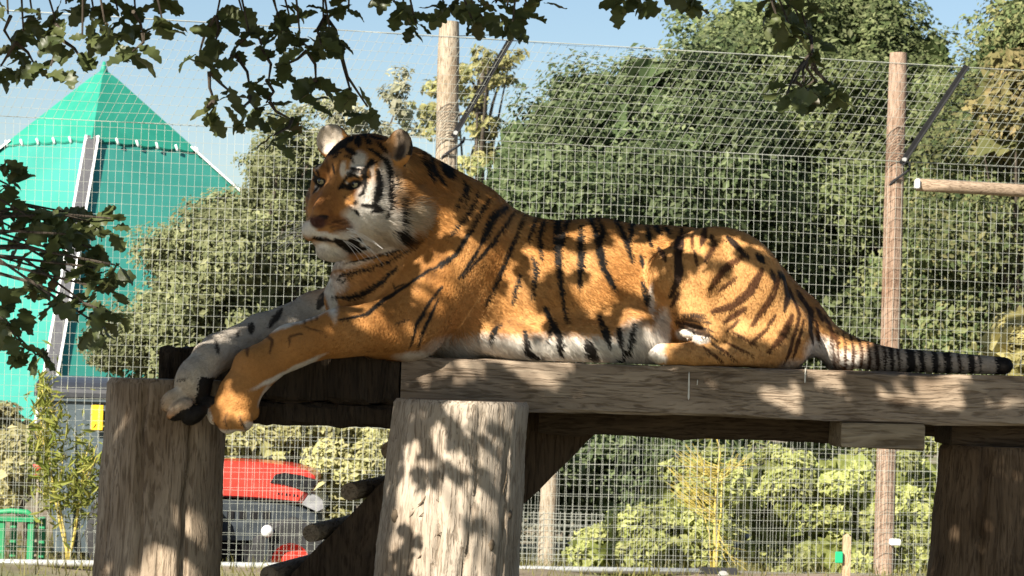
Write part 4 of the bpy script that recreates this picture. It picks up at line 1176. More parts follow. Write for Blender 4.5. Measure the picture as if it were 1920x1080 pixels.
# and more unseen crown over the platform, added to block sky light
n_w = len(wide)
while len(wide) < n_w + 6500:
    c0 = np.array([rO.uniform(-3.0, 2.7), rO.uniform(-1.3, 2.2), rO.uniform(2.95, 4.1)])
    for k in range(7):
        o = c0 + np.array([rO.gauss(0, .10), rO.gauss(0, .10), rO.gauss(0, .06)])
        if o[2] < 2.9: continue
        L_ = rO.uniform(.09, .14); d = np.array([rO.gauss(0, 1), rO.gauss(0, 1), rO.gauss(-.3, .5)]); nr = np.array([rO.gauss(-.2, .5), rO.gauss(-.2, .5), .9])
        fr = leaf_frame(d, nr)
        if o[1] < .5 and in_gap(toplane(o + fr[:, 0]*L_*.5), .035): continue
        wide.append((o, fr, L_, 7 + rO.randrange(7), qO.dirichlet([1.2, 1.6, 1.3, .45, .08]) @ OAKCOL))
join_leaves("outer_shade_crown", wide)
bough("bough", [(-5.4, -4.2, 5.0), (-2.6, -2.0, 4.0), (-.8, .2, 3.6), (1.2, .8, 3.5)], .10, .03)
# twigs through the crown
tw = MB()
pool = [l[0] for l in shade]
for _ in range(150):
    e = pool[rO.randrange(len(pool))]; src = b_top[rO.randrange(3)]; a = nearest(src, e)
    if (Vector(e) - a).length > 2.2: continue
    m = (np.array(a) + e)/2 + np.array([rO.uniform(-.1, .1), rO.uniform(-.1, .1), rO.uniform(-.05, .12)])
    if in_gap(toplane(m), .0): continue
    tw.tube([a, m, e], [.010, .006, .003], 5)
tw.build("fine_branches", m_oak_bark, oak)["kind"] = "stuff"
# ================================================================ the tiger
PT = 1.3247                                    # height of the platform's top
def rng(seed): return np.random.default_rng(seed)

PRIMS = []                                     # (kind, group, k, data)
def ellp(g, k, c, r, R=None, op='u'):
    PRIMS.append(dict(t='e', g=g, k=k, c=np.array(c, float), r=np.array(r, float), R=None if R is None else np.array(R, float), op=op))
def caps(g, k, a, b, ra, rb, op='u'):
    PRIMS.append(dict(t='c', g=g, k=k, a=np.array(a, float), b=np.array(b, float), ra=ra, rb=rb, op=op))

def sdf(p, X, Y, Z):
    if p['t'] == 'e':
        dx, dy, dz = X - p['c'][0], Y - p['c'][1], Z - p['c'][2]
        if p['R'] is not None:
            R = p['R']                       # columns = local axes
            dx, dy, dz = (dx*R[0,0]+dy*R[1,0]+dz*R[2,0], dx*R[0,1]+dy*R[1,1]+dz*R[2,1], dx*R[0,2]+dy*R[1,2]+dz*R[2,2])
        r = p['r']
        k0 = np.sqrt((dx/r[0])**2 + (dy/r[1])**2 + (dz/r[2])**2)
        k1 = np.sqrt((dx/r[0]**2)**2 + (dy/r[1]**2)**2 + (dz/r[2]**2)**2) + 1e-9
        return k0 * (k0 - 1) / k1
    a, b = p['a'], p['b']; ab = b - a; L2 = ab @ ab
    t = np.clip(((X-a[0])*ab[0] + (Y-a[1])*ab[1] + (Z-a[2])*ab[2]) / L2, 0, 1)
    d = np.sqrt((X-a[0]-t*ab[0])**2 + (Y-a[1]-t*ab[1])**2 + (Z-a[2]-t*ab[2])**2)
    return d - (p['ra'] + (p['rb'] - p['ra']) * t)

def bounds(p):
    if p['t'] == 'e':
        m = p['r'].max(); return p['c'] - m, p['c'] + m
    m = max(p['ra'], p['rb'])
    return np.minimum(p['a'], p['b']) - m, np.maximum(p['a'], p['b']) + m

HEAD, TORSO, FORE, FAR, HIND, TAIL, EAR = range(7)
S = 1 / 600.0                                  # one photograph pixel at the tiger's distance
def E(g, k, px, py, Y, rx, rz, ry, rot=0.0):
    """ellipsoid seen from the side: centre pixel, half axes rx rz in pixels, ry in metres, turned rot degrees in the side view"""
    c, s = math.cos(RAD(rot)), math.sin(RAD(rot))
    R = np.array([[c, 0, -s], [0, 1, 0], [s, 0, c]])
    ellp(g, k, W(px, py, Y), (rx*S, ry, rz*S), R)
def C(g, k, p, q, r1, r2):
    caps(g, k, W(*p), W(*q), r1*S, r2*S)

# torso: rib cage, belly, loin, chest, neck
E(TORSO, .05, 860, 545, .24, 130, 140, .205)
E(TORSO, .05, 1000, 548, .26, 165, 143, .215)
E(TORSO, .05, 1120, 546, .27, 150, 142, .215)
E(TORSO, .05, 1235, 553, .28, 130, 136, .20)
E(TORSO, .05, 1310, 560, .29, 120, 134, .19)
E(TORSO, .05, 760, 570, .18, 105, 95, .17)
C(TORSO, .06, (748, 372, .11), (850, 445, .21), 100, 118)
C(TORSO, .05, (850, 455, .22), (930, 480, .25), 108, 92)
E(TORSO, .05, 700, 505, .12, 70, 85, .125, -25)
E(TORSO, .04, 655, 545, .10, 40, 60, .09, -15)
E(TORSO, .04, 1080, 640, .14, 190, 55, .14)
E(TORSO, .03, 1190, 625, .13, 70, 65, .11)
# rump
E(TORSO, .05, 1385, 580, .30, 120, 118, .175, -18)
E(TORSO, .05, 1465, 620, .31, 85, 88, .14, -25)
C(TORSO, .04, (1500, 625, .31), (1575, 662, .29), 62, 36)
# near hind leg: haunch, knee, shank, foot
E(HIND, .014, 1352, 545, .140, 130, 120, .115, -30)
E(HIND, .03, 1440, 620, .17, 92, 75, .105, -30)
C(HIND, .02, (1300, 515, .105), (1264, 515, .085), 74, 52)
C(HIND, .025, (1275, 520, .10), (1330, 625, .06), 48, 42)
C(HIND, .025, (1390, 640, .09), (1440, 655, .10), 45, 40)
C(HIND, .012, (1305, 662, .02), (1240, 664, .0), 22, 20)
ellp(HIND, .02, W(1272, 618, .02), (48*S, .05, 20*S), None, 's')
C(HIND, .015, (1420, 668, .06), (1300, 664, .02), 20, 22)
for dx, dy, yy in ((1232, 664, -.015), (1238, 660, .02), (1230, 667, .045)):
    E(HIND, .006, dx, dy, yy, 17, 13, .017)
# toes of the far hind foot showing under the belly
E(HIND, .006, 1290, 626, .02, 16, 8, .018, -15)
E(HIND, .006, 1312, 637, .01, 13, 7, .018, -10)
ellp(TORSO, .02, W(1533, 690, .2), (26*S, .5, 22*S), None, 's')
E(TORSO, .03, 720, 640, .08, 90, 42, .11)
# tail
C(TAIL, .03, (1570, 655, .28), (1660, 674, .20), 32, 24)
C(TAIL, .01, (1660, 674, .20), (1780, 681, .14), 23, 20)
C(TAIL, .01, (1780, 681, .14), (1882, 686, .10), 20, 16.5)
N_CLIP = len(PRIMS)                            # everything so far rests flat on the boards
# near foreleg: shoulder, upper arm, forearm, wrist, paw
E(FORE, .06, 862, 500, .125, 80, 115, .10, -20)
C(FORE, .06, (850, 490, .10), (778, 598, .02), 75, 64)
C(FORE, .045, (770, 610, -.01), (640, 624, -.10), 60, 43)
C(FORE, .03, (640, 622, -.10), (545, 650, -.18), 43, 38)
C(FORE, .03, (545, 650, -.18), (482, 690, -.24), 38, 36)
C(FORE, .03, (482, 690, -.24), (448, 738, -.28), 36, 38)
E(FORE, .02, 440, 762, -.285, 42, 34, .055, 20)
E(FORE, .02, 470, 690, -.265, 26, 34, .045, 45)
for dx, dy, yy, r in ((408, 778, -.30, 19), (428, 792, -.325, 20), (455, 789, -.315, 19), (470, 772, -.28, 16)):
    E(FORE, .007, dx, dy, yy, r, r*1.05, r*S*1.1, 10)
# far foreleg
C(FAR, .04, (680, 570, .16), (590, 586, .16), 52, 38)
C(FAR, .03, (590, 586, .16), (490, 625, .00), 36, 34)
C(FAR, .03, (490, 625, .00), (410, 660, -.16), 34, 33)
C(FAR, .025, (410, 660, -.16), (368, 700, -.25), 31, 31)
E(FAR, .015, 392, 672, -.21, 26, 32, .05, 40)
E(FAR, .02, 362, 722, -.27, 33, 36, .055, 30)
for dx, dy, yy, rx, rz in ((326, 750, -.30, 27, 19), (338, 768, -.325, 27, 17), (365, 778, -.325, 25, 15), (390, 760, -.29, 18, 18)):
    E(FAR, .007, dx, dy, yy, rx, rz, .03, 38)
# head, built symmetrical in its own frame: f forward, s to its left (towards us), u up; pixel units
th, ph, ro = RAD(32), RAD(9), RAD(5)
HF = np.array([-math.sin(th)*math.cos(ph), -math.cos(th)*math.cos(ph), -math.sin(ph)])
hs0 = np.array([math.cos(th), -math.sin(th), 0.0])
hu0 = np.cross(hs0, -HF); hu0 /= np.linalg.norm(hu0)
if hu0[2] < 0: hu0 = -hu0
HS = hs0*math.cos(ro) - hu0*math.sin(ro); HU = hu0*math.cos(ro) + hs0*math.sin(ro)
HR = np.stack([HF, HS, HU], 1)
HO = W(635, 341, -.10)
HK = 1 / 608.0
def H(f, s, u): return HO + HR @ (np.array([f, s, u]) * HK)
def HE(k, f, s, u, rf, rs, ru, g=HEAD, op='u', rot=None):
    R = HR if rot is None else HR @ rot
    ellp(g, k, H(f, s, u), np.array([rf, rs, ru]) * HK, R, op)
def HC(k, a, b, ra, rb, op='u', g=HEAD): caps(g, k, H(*a), H(*b), ra*HK, rb*HK, op)
HE(.03, -95, 0, 16, 92, 80, 68)
HE(.03, -40, 0, 20, 44, 52, 40)
HC(.02, (-14, 0, 0), (48, 0, -52), 27, 21)
HE(.008, 59, 0, -64, 15, 20, 13)
for s in (-1, 1):
    HE(.02, 30, s*22, -90, 38, 30, 27)          # whisker pads
    HE(.025, -4, s*30, -52, 40, 34, 42)         # between nose and cheek
    HE(.025, -45, s*50, -50, 52, 36, 56)        # cheeks
    HE(.02, -32, s*46, -10, 40, 30, 32)
    HE(.03, -85, s*75, -56, 46, 41, 60)         # ruff
    HE(.014, -8, s*40, 18, 20, 22, 13)         # brow
    HE(.010, -2, s*40, -20, 18, 22, 10)         # under the eye
HE(.015, 20, 0, -126, 30, 28, 20)
HC(.03, (10, 0, -118), (-70, 0, -98), 27, 50)
HC(.05, (-60, 0, -100), (-100, 0, -80), 45, 70)
for s in (-1, 1):
    HE(.004, 14, s*40, -3, 16, 12, 5, op='s', rot=np.array(Matrix.Rotation(s*RAD(14), 3, 'X')))               # eye openings
    HC(.006, (12, s*52, -116), (40, s*38, -112), 3, 3, op='s')
    HC(.006, (40, s*38, -112), (66, s*2, -110), 3, 2.5, op='s')  # the mouth line
    HE(.006, 74, s*10, -70, 7, 7, 5, op='s')                    # nostrils
    er = np.array(Matrix.Rotation(s*RAD(-16), 3, 'Z') @ Matrix.Rotation(s*RAD(-16), 3, 'X'))
    HE(.022, -88, s*78, 64, 16, 33, 35, g=EAR, rot=er)
    HE(.006, -68, s*82, 73, 17, 26, 27, g=EAR, op='s', rot=er)

def blend(f, d, k, op):
    if op == 's':
        d = -d
        h = np.maximum(k - np.abs(f - d), 0) / k
        return np.maximum(f, d) + h*h*k*.25
    h = np.maximum(k - np.abs(f - d), 0) / k
    return np.minimum(f, d) - h*h*k*.25

def build_field(vox):
    lo = np.min([bounds(p)[0] for p in PRIMS], 0) - .04
    hi = np.max([bounds(p)[1] for p in PRIMS], 0) + .04
    n = np.ceil((hi - lo) / vox).astype(int) + 1
    f = np.full(n, .08, np.float32)
    ax = [lo[i] + vox*np.arange(n[i], dtype=np.float32) for i in range(3)]
    for i, p in enumerate(PRIMS):
        if i == N_CLIP:
            z = ax[2][None, None, :] - PT
            f = np.maximum(f, -z)
        a, b = bounds(p)
        m = p['k'] + .02
        i0 = np.maximum(((a - m - lo)/vox).astype(int), 0); i1 = np.minimum(((b + m - lo)/vox).astype(int) + 2, n)
        sl = tuple(slice(i0[j], i1[j]) for j in range(3))
        X = ax[0][sl[0]][:, None, None]; Yy = ax[1][sl[1]][None, :, None]; Z = ax[2][sl[2]][None, None, :]
        d = sdf(p, X, Yy, Z).astype(np.float32)
        f[sl] = blend(f[sl], d, p['k'], p['op'])
    return f, lo, n

def surface_nets(f, lo, vox):
    s = f < 0
    # cells with a sign change
    c = np.zeros(np.array(f.shape) - 1, np.int8)
    for dx in (0, 1):
        for dy in (0, 1):
            for dz in (0, 1):
                c += s[dx:f.shape[0]-1+dx, dy:f.shape[1]-1+dy, dz:f.shape[2]-1+dz]
    act = (c > 0) & (c < 8)
    idx = np.argwhere(act)
    ids = np.full(act.shape, -1, np.int32); ids[act] = np.arange(len(idx))
    P = np.zeros((len(idx), 3)); cnt = np.zeros(len(idx))
    corners = [(a, b, d) for a in (0, 1) for b in (0, 1) for d in (0, 1)]
    val = {q: f[idx[:, 0]+q[0], idx[:, 1]+q[1], idx[:, 2]+q[2]] for q in corners}
    for q in corners:
        for axis in range(3):
            if q[axis]: continue
            r = list(q); r[axis] = 1; r = tuple(r)
            a, b = val[q], val[r]
            m = (a < 0) != (b < 0)
            t = np.where(m, a / np.where(m, a - b, 1), 0)
            pt = np.tile(np.array(q, float), (len(idx), 1)); pt[:, axis] += t
            P[m] += pt[m]; cnt[m] += 1
    P = (idx + P / cnt[:, None]) * vox + lo
    quads = []
    for axis in range(3):
        u, v = (axis+1) % 3, (axis+2) % 3
        sl0 = [slice(1, -1)]*3; sl0[axis] = slice(0, -1)
        sl1 = [slice(1, -1)]*3; sl1[axis] = slice(1, None)
        A, B = s[tuple(sl0)], s[tuple(sl1)]
        e = np.argwhere(A != B); flip = A[tuple(e.T)]
        base = e + 1; base[:, axis] -= 1
        def off(du, dv):
            q = base.copy(); q[:, u] -= du; q[:, v] -= dv
            return ids[tuple(q.T)]
        qd = np.stack([off(1, 1), off(0, 1), off(0, 0), off(1, 0)], 1)
        qd[~flip] = qd[~flip][:, ::-1]
        quads.append(qd)
    Q = np.concatenate(quads)
    return P, Q[(Q >= 0).all(1)]

def vnormals(P, Q):
    n = np.cross(P[Q[:, 2]] - P[Q[:, 0]], P[Q[:, 3]] - P[Q[:, 1]])
    N = np.zeros_like(P)
    for j in range(4): np.add.at(N, Q[:, j], n)
    return N / (np.linalg.norm(N, axis=1, keepdims=True) + 1e-12)

VOX = 0.005
fld, flo, fn = build_field(VOX)
TP, TQ = surface_nets(fld, flo, VOX)
# one light Laplacian pass evens the lattice out
def relax(P, Q, it, lam):
    for _ in range(it):
        A = np.zeros_like(P); c = np.zeros(len(P))
        for j in range(4):
            for k in (1, 3):
                np.add.at(A, Q[:, j], P[Q[:, (j+k) % 4]]); np.add.at(c, Q[:, j], 1)
        P = P + lam*(A/np.maximum(c, 1)[:, None] - P)
    return P
TP = relax(TP, TQ, 2, .5)
TN = vnormals(TP, TQ)

def labels(P):
    best = np.full(len(P), 9.0); lab = np.zeros(len(P), int)
    for p in PRIMS:
        if p['op'] == 's': continue
        d = sdf(p, P[:, 0], P[:, 1], P[:, 2])
        if p['g'] == EAR: d = d - .004
        m = d < best; best[m] = d[m]; lab[m] = p['g']
    return lab

# ---- coat: orange, white and black laid out on the flank (side view of the animal), per body part
def noise2(x, z, f, seed):
    r = rng(seed); o = 0
    for i in range(5):
        a = r.uniform(0, 6.28); b = r.uniform(.6, 1.5)*f
        o = o + np.sin((x*math.cos(a) + z*math.sin(a))*b*6.28 + r.uniform(0, 6.28))
    return o / 5

GY = {HEAD: -.06, TORSO: .05, FORE: -.08, FAR: -.05, HIND: .05, TAIL: .16, EAR: 0.03}
DARK_STROKES = {g: [] for g in range(7)}
def st(g, pts, w, a=1.0, brown=0, Y=None):
    q = np.array([W(x, y, GY[g] if Y is None else Y)[[0, 2]] for x, y in pts])
    DARK_STROKES[g].append((q, w*S*(1.10 if g != TAIL else 1.0), a, brown))
WHITE = {g: [] for g in range(7)}
def wh(g, px, py, rx, rz, rot=0, a=1.0, col=0, soft=.45, Y=None):
    WHITE[g].append((W(px, py, GY[g] if Y is None else Y)[[0, 2]], rx*S, rz*S, RAD(rot), a, col, soft))

for pts, w in [
    ([(897,358),(877,402),(845,440)],6), ([(918,369),(887,422),(856,474),(826,501)],7), ([(949,384),(921,409),(904,453)],12),
    ([(904,453),(882,490),(860,522)],5), ([(966,392),(925,453),(867,518)],5.5), ([(984,398),(959,464),(932,529),(908,575)],6.5),
    ([(1008,398),(990,450)],6), ([(1021,410),(1010,443),(1014,484)],7), ([(1047,402),(1045,419),(1041,491)],11),
    ([(1066,402),(1055,443),(1046,467),(1050,535),(1062,606)],9), ([(1089,422),(1088,480),(1086,538)],10),
    ([(1109,402),(1123,457),(1130,501),(1152,542)],11), ([(1122,404),(1132,433),(1126,460)],8),
    ([(1156,404),(1175,450),(1186,490)],8.5), ([(1190,408),(1182,450)],9), ([(1216,420),(1223,460)],7.5),
    ([(1230,414),(1242,434)],8), ([(1250,420),(1262,434)],7), ([(997,480),(1004,508),(996,560)],7), ([(974,515),(959,572)],6.5),
    ([(934,610),(917,636)],7), ([(1021,577),(1045,628),(1048,664)],10), ([(983,622),(986,660),(1014,671)],9),
    ([(1123,594),(1141,648)],11), ([(1158,616),(1162,650)],9), ([(1187,605),(1178,648),(1156,676)],8), ([(1096,640),(1112,674)],17),
    ([(1207,528),(1213,572)],11), ([(1201,478),(1209,503)],7), ([(1035,600),(1025,640)],6),  # the first stroke paints the shade of a skin fold
    ([(808,503),(762,534),(722,560),(690,590),(640,601)],6), ([(742,505),(717,529),(680,551),(655,558),(622,557)],8),
    ([(829,537),(806,566),(785,604),(770,650)],6), ([(822,560),(800,610),(785,650)],5), ([(850,480),(842,482),(810,505)],6),
    ([(632,524),(645,514),(690,505),(730,490),(790,458)],4.5), ([(640,530),(664,516)],3), ([(650,494),(700,485),(745,470),(800,440)],3.5),
    ([(738,540),(760,530)],3), ([(735,530),(742,548)],3), ([(745,606),(770,600)],2.5), ([(745,500),(730,515)],3),
    ([(800,286),(806,310),(832,346)],8), ([(824,292),(838,318),(846,330)],15), ([(784,270),(790,300),(812,340)],6),
    ([(866,334),(872,350),(850,395)],5), ([(660,473),(704,464),(745,452)],5), ([(880,345),(868,390)],4)]:  # the stroke below the jaw paints its shadow line
    for g in (TORSO, FORE): st(g, pts, w)
for pts, w, b in [
    ([(1283,426),(1270,475),(1270,525),(1256,556)],12,.15), ([(1237,462),(1246,490)],8,.2), ([(1326,426),(1314,460)],9,.35),
    ([(1342,452),(1320,490)],9,.5), ([(1396,477),(1353,508),(1328,543)],10,.6), ([(1366,444),(1404,484)],10,.1),
    ([(1428,506),(1407,545),(1370,575),(1335,585)],12,.5), ([(1397,578),(1353,606)],9,.5), ([(1463,518),(1449,554),(1410,610)],11,.5),
    ([(1474,514),(1482,550),(1473,582)],9,.2), ([(1447,506),(1454,527)],8,.1), ([(1488,590),(1470,629),(1438,660)],10,.55),
    ([(1489,535),(1503,587),(1482,658),(1474,682)],6,.4), ([(1505,543),(1532,583),(1524,620),(1533,643)],9,.2),
    ([(1420,476),(1434,492)],9,.0), ([(1462,508),(1476,522)],9,.0), ([(1560,588),(1584,645)],7,.6), ([(1545,575),(1556,600)],7,.4),
    ([(1370,622),(1420,650)],4,.6), ([(1357,640),(1412,668)],4,.6), ([(1316,650),(1355,680)],5,.5), ([(1262,588),(1322,598)],4,.3),
    ([(1268,602),(1325,618)],6,.2), ([(1275,612),(1330,632)],6,.1), ([(1258,575),(1272,548)],6,.3), ([(1300,440),(1296,470)],4,.6),
    ([(1345,650),(1380,678)],4,.5), ([(1440,560),(1425,590)],4,.7), ([(1300,470),(1306,500)],5,.4), ([(1380,520),(1345,548)],6,.5), ([(1440,615),(1405,645)],6,.5), ([(1385,600),(1360,622)],5,.5), ([(1510,600),(1500,640),(1490,670)],6,.4), ([(1455,590),(1440,612)],6,.5), ([(1540,600),(1548,640)],6,.4), ([(1336,440),(1334,452)],7,.2)]:
    for g in (TORSO, HIND): st(g, pts, w, 1.0, b)
for x, w, b in [(1576,6,.5),(1590,7,.4),(1604,7,.35),(1618,8,.3),(1632,8,.2),(1646,9,.1),(1659,7,.1),(1672,11,.05),(1685,7,.1),(1706,19,0),(1726,11,0),(1750,13,0),(1771,16,0),(1793,7,.1),(1815,15,0),(1830,5,0),(1874,88,0)]:
    st(TAIL, [(x-3, 620), (x+2, 720)], w*.72, 1.0, b)
    if x < 1640: st(TORSO, [(x-6, 620), (x+2, 720)], w, .9, b)
for pts, w in [([(473,637),(466,652),(470,668)],5), ([(502,630),(513,638),(510,663)],4.5), ([(567,626),(546,631),(546,647)],4.5),
               ([(572,613),(607,623)],2.5), ([(568,598),(572,608)],2.5), ([(580,594),(583,604)],2.5), ([(590,590),(594,600)],2.5)]:
    st(FORE, pts, w, .85, .45, Y=-.20)
for pts, w in [([(524,580),(507,612)],9), ([(603,548),(592,574)],14), ([(474,608),(476,625)],9), ([(416,640),(424,662)],4.5),
               ([(352,712),(372,708)],3), ([(455,620),(452,632)],4)]:
    st(FAR, pts, w, .95, 0)
for pts, w in [
    ([(633,249),(665,245),(700,244),(718,248)],8), ([(605,279),(627,266),(655,258)],13), ([(609,287),(627,280),(648,274)],11), ([(628,272),(650,268)],8),
    ([(669,258),(672,277)],10), ([(650,281),(667,292)],10), ([(647,296),(657,298),(666,309)],4), ([(616,291),(641,288)],5),
    ([(624,299),(635,294)],4), ([(661,320),(679,324)],6), ([(642,350),(654,335),(668,332),(676,338)],4.5), ([(639,357),(649,350)],7),
    ([(688,352),(684,328),(696,306)],9), ([(697,306),(698,311)],15), ([(710,322),(712,350),(708,372),(702,386)],9),
    ([(690,281),(703,289),(721,303),(730,323),(731,350),(729,380),(720,412)],7), ([(682,389),(704,391),(711,397),(699,401)],7),
    ([(668,397),(676,408)],5), ([(746,377),(744,407),(747,424)],6), ([(737,432),(756,445)],14),
    ([(634,455),(655,464),(674,450)],13), ([(650,468),(690,464)],7), ([(592,448),(608,451),(634,457)],5),
    ([(688,350),(684,365),(676,371)],6), ([(671,382),(667,387)],5), ([(589,325),(596,340),(603,352)],5), ([(612,289),(603,301),(592,317)],4),
    ([(596,352),(588,364)],5), ([(598,416),(617,411)],9), ([(594,420),(598,428)],6),
    ([(630,262),(610,272)],6), ([(690,256),(715,262)],5), ([(598,304),(606,292),(618,284)],5), ([(655,268),(660,256)],6), ([(684,262),(694,272)],6), ([(655,330),(668,326),(680,332)],3.5), ([(640,252),(628,258)],7), ([(676,250),(684,258)],6), ([(705,268),(716,280),(724,290)],5), ([(626,310),(630,330)],3), ([(600,330),(596,322)],4), ([(740,330),(742,360)],4)]:
    st(HEAD, pts, w*.98)
for pts, w in [([(622,424),(655,414)],3), ([(624,431),(662,420)],3), ([(628,438),(664,429)],2.5), ([(660,352),(676,352)],3)]:
    st(HEAD, pts, w, .75, .5)
st(HEAD, [(575,352),(582,372)], 3, .6, .4); st(HEAD, [(648,372),(660,380)], 3, .7, .3); st(HEAD, [(656,388),(664,398)], 3.5, .8, .2); st(HEAD, [(752,360),(760,385)], 4, .7, .3); st(HEAD, [(612,300),(622,340)], 4, .6, .5); st(HEAD, [(640,305),(634,330)], 4, .5, .5)
# white and cream fields
for g in (TORSO, FORE):
    wh(g, 905, 664, 105, 40, 0); wh(g, 1055, 668, 150, 42, 0)
    wh(g, 616, 545, 12, 60, 18); wh(g, 650, 490, 50, 14, 8, .8); wh(g, 1140, 668, 100, 38); wh(g, 800, 672, 60, 14, 0, .8)
    wh(g, 628, 530, 26, 20, 0, .7); wh(g, 700, 470, 60, 10, 8, .8)
for g in (TORSO, HIND):
    wh(g, 1195, 648, 48, 48, 20, .95); wh(g, 1238, 615, 20, 40, -10, .9); wh(g, 1550, 665, 38, 40, 30, .9); wh(g, 1290, 626, 22, 11); wh(g, 1312, 637, 17, 9)
    wh(g, 1232, 672, 18, 10, 0, .9); wh(g, 1500, 690, 40, 18, 0, .5); wh(g, 1222, 560, 6, 30, 0, .7)
for q_ in ([(1268,596),(1330,606)],[(1270,606),(1335,622)],[(1278,590),(1320,592)],[(1300,612),(1345,640)],[(1330,640),(1352,660)]): st(HIND, q_, 5, .9, .1)  # dark strokes paint shade into the hollow above the hind foot
wh(TAIL, 1740, 690, 200, 50, 0, .9, 4)
wh(TAIL, 1570, 680, 50, 26, 0, .8)
wh(FORE, 570, 592, 75, 12, 25, .95, 0, Y=-.14); wh(FORE, 545, 697, 70, 6, 29, .85, Y=-.20); wh(FORE, 496, 742, 5, 22, -25, .6, Y=-.26)
wh(FORE, 392, 788, 8, 26, 12, .9, Y=-.31); wh(FORE, 430, 814, 40, 10, 0, .9, Y=-.31); wh(FORE, 470, 800, 12, 10, 0, .7, Y=-.31)
st(FORE, [(428,772),(425,788),(430,806)], 2.4, .85, .2, Y=-.32); st(FORE, [(452,778),(455,792),(462,806)], 3.2, .95, 0, Y=-.32); st(FORE, [(402,794),(406,806)], 4, .9, 0, Y=-.32)  # dark lines paint crease shade between the toes; the last is a claw
wh(FAR, 450, 640, 250, 140, 0, .90, 1); wh(FAR, 350, 735, 50, 34, 35, .5, 2); wh(FAR, 400, 690, 30, 14, 40, .35, 2); wh(FAR, 560, 590, 60, 14, 20, .4, 1); wh(FAR, 470, 640, 60, 14, 25, .4, 1)  # far foreleg greyed: its shade is put into the white fur's colour
st(FAR, [(312,742),(330,756)], 2.6, .8, .3); st(FAR, [(330,728),(350,722)], 2.2, .7, .4)  # toe creases of the far paw, their shade drawn dark
for a in [(675,362,18,13,-20,.9,3), (612,360,34,60,0,.55,3), (625,385,26,26,0,.4,3), (673,307,15,22,-15,1,0), (664,329,16,6,-5,1,0), (700,375,30,32,0,.95,0), (690,412,46,24,0,.95,0), (614,444,34,5,-10,1,0),  # broad brown fields on the nose bridge paint in the face's shade
          (582,432,18,16,0,1,0), (612,478,46,24,0,1,0), (766,404,22,28,-35,.85,2), (690,452,60,24,0,.95,0), (722,350,16,60,0,.85,0),
          (646,322,6,16,0,.85,0), (598,312,5,12,-25,.9,0), (736,420,20,32,0,.9,0), (650,344,22,4,-25,.0,0), (661,350,16,3,-28,.95,0), (594,352,5,10,0,.8,0),
          (688,425,40,18,0,1,0), (700,330,5,26,0,.5,0), (742,350,8,40,0,.35,2), (636,420,32,15,-15,.92,3), (614,446,34,4,-10,.9,0), (600,380,16,22,0,.5,3)]:
    wh(HEAD, a[0], a[1], a[2], a[3], a[4], a[5], a[6])

ORANGE = np.array([.465, .222, .066]); DEEP = np.array([.36, .142, .032]); PALE = np.array([.58, .32, .125])
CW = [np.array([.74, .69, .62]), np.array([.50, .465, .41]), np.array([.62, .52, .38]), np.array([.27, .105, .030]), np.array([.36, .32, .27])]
BLACK = np.array([.014, .011, .009]); BROWN = np.array([.15, .055, .015])

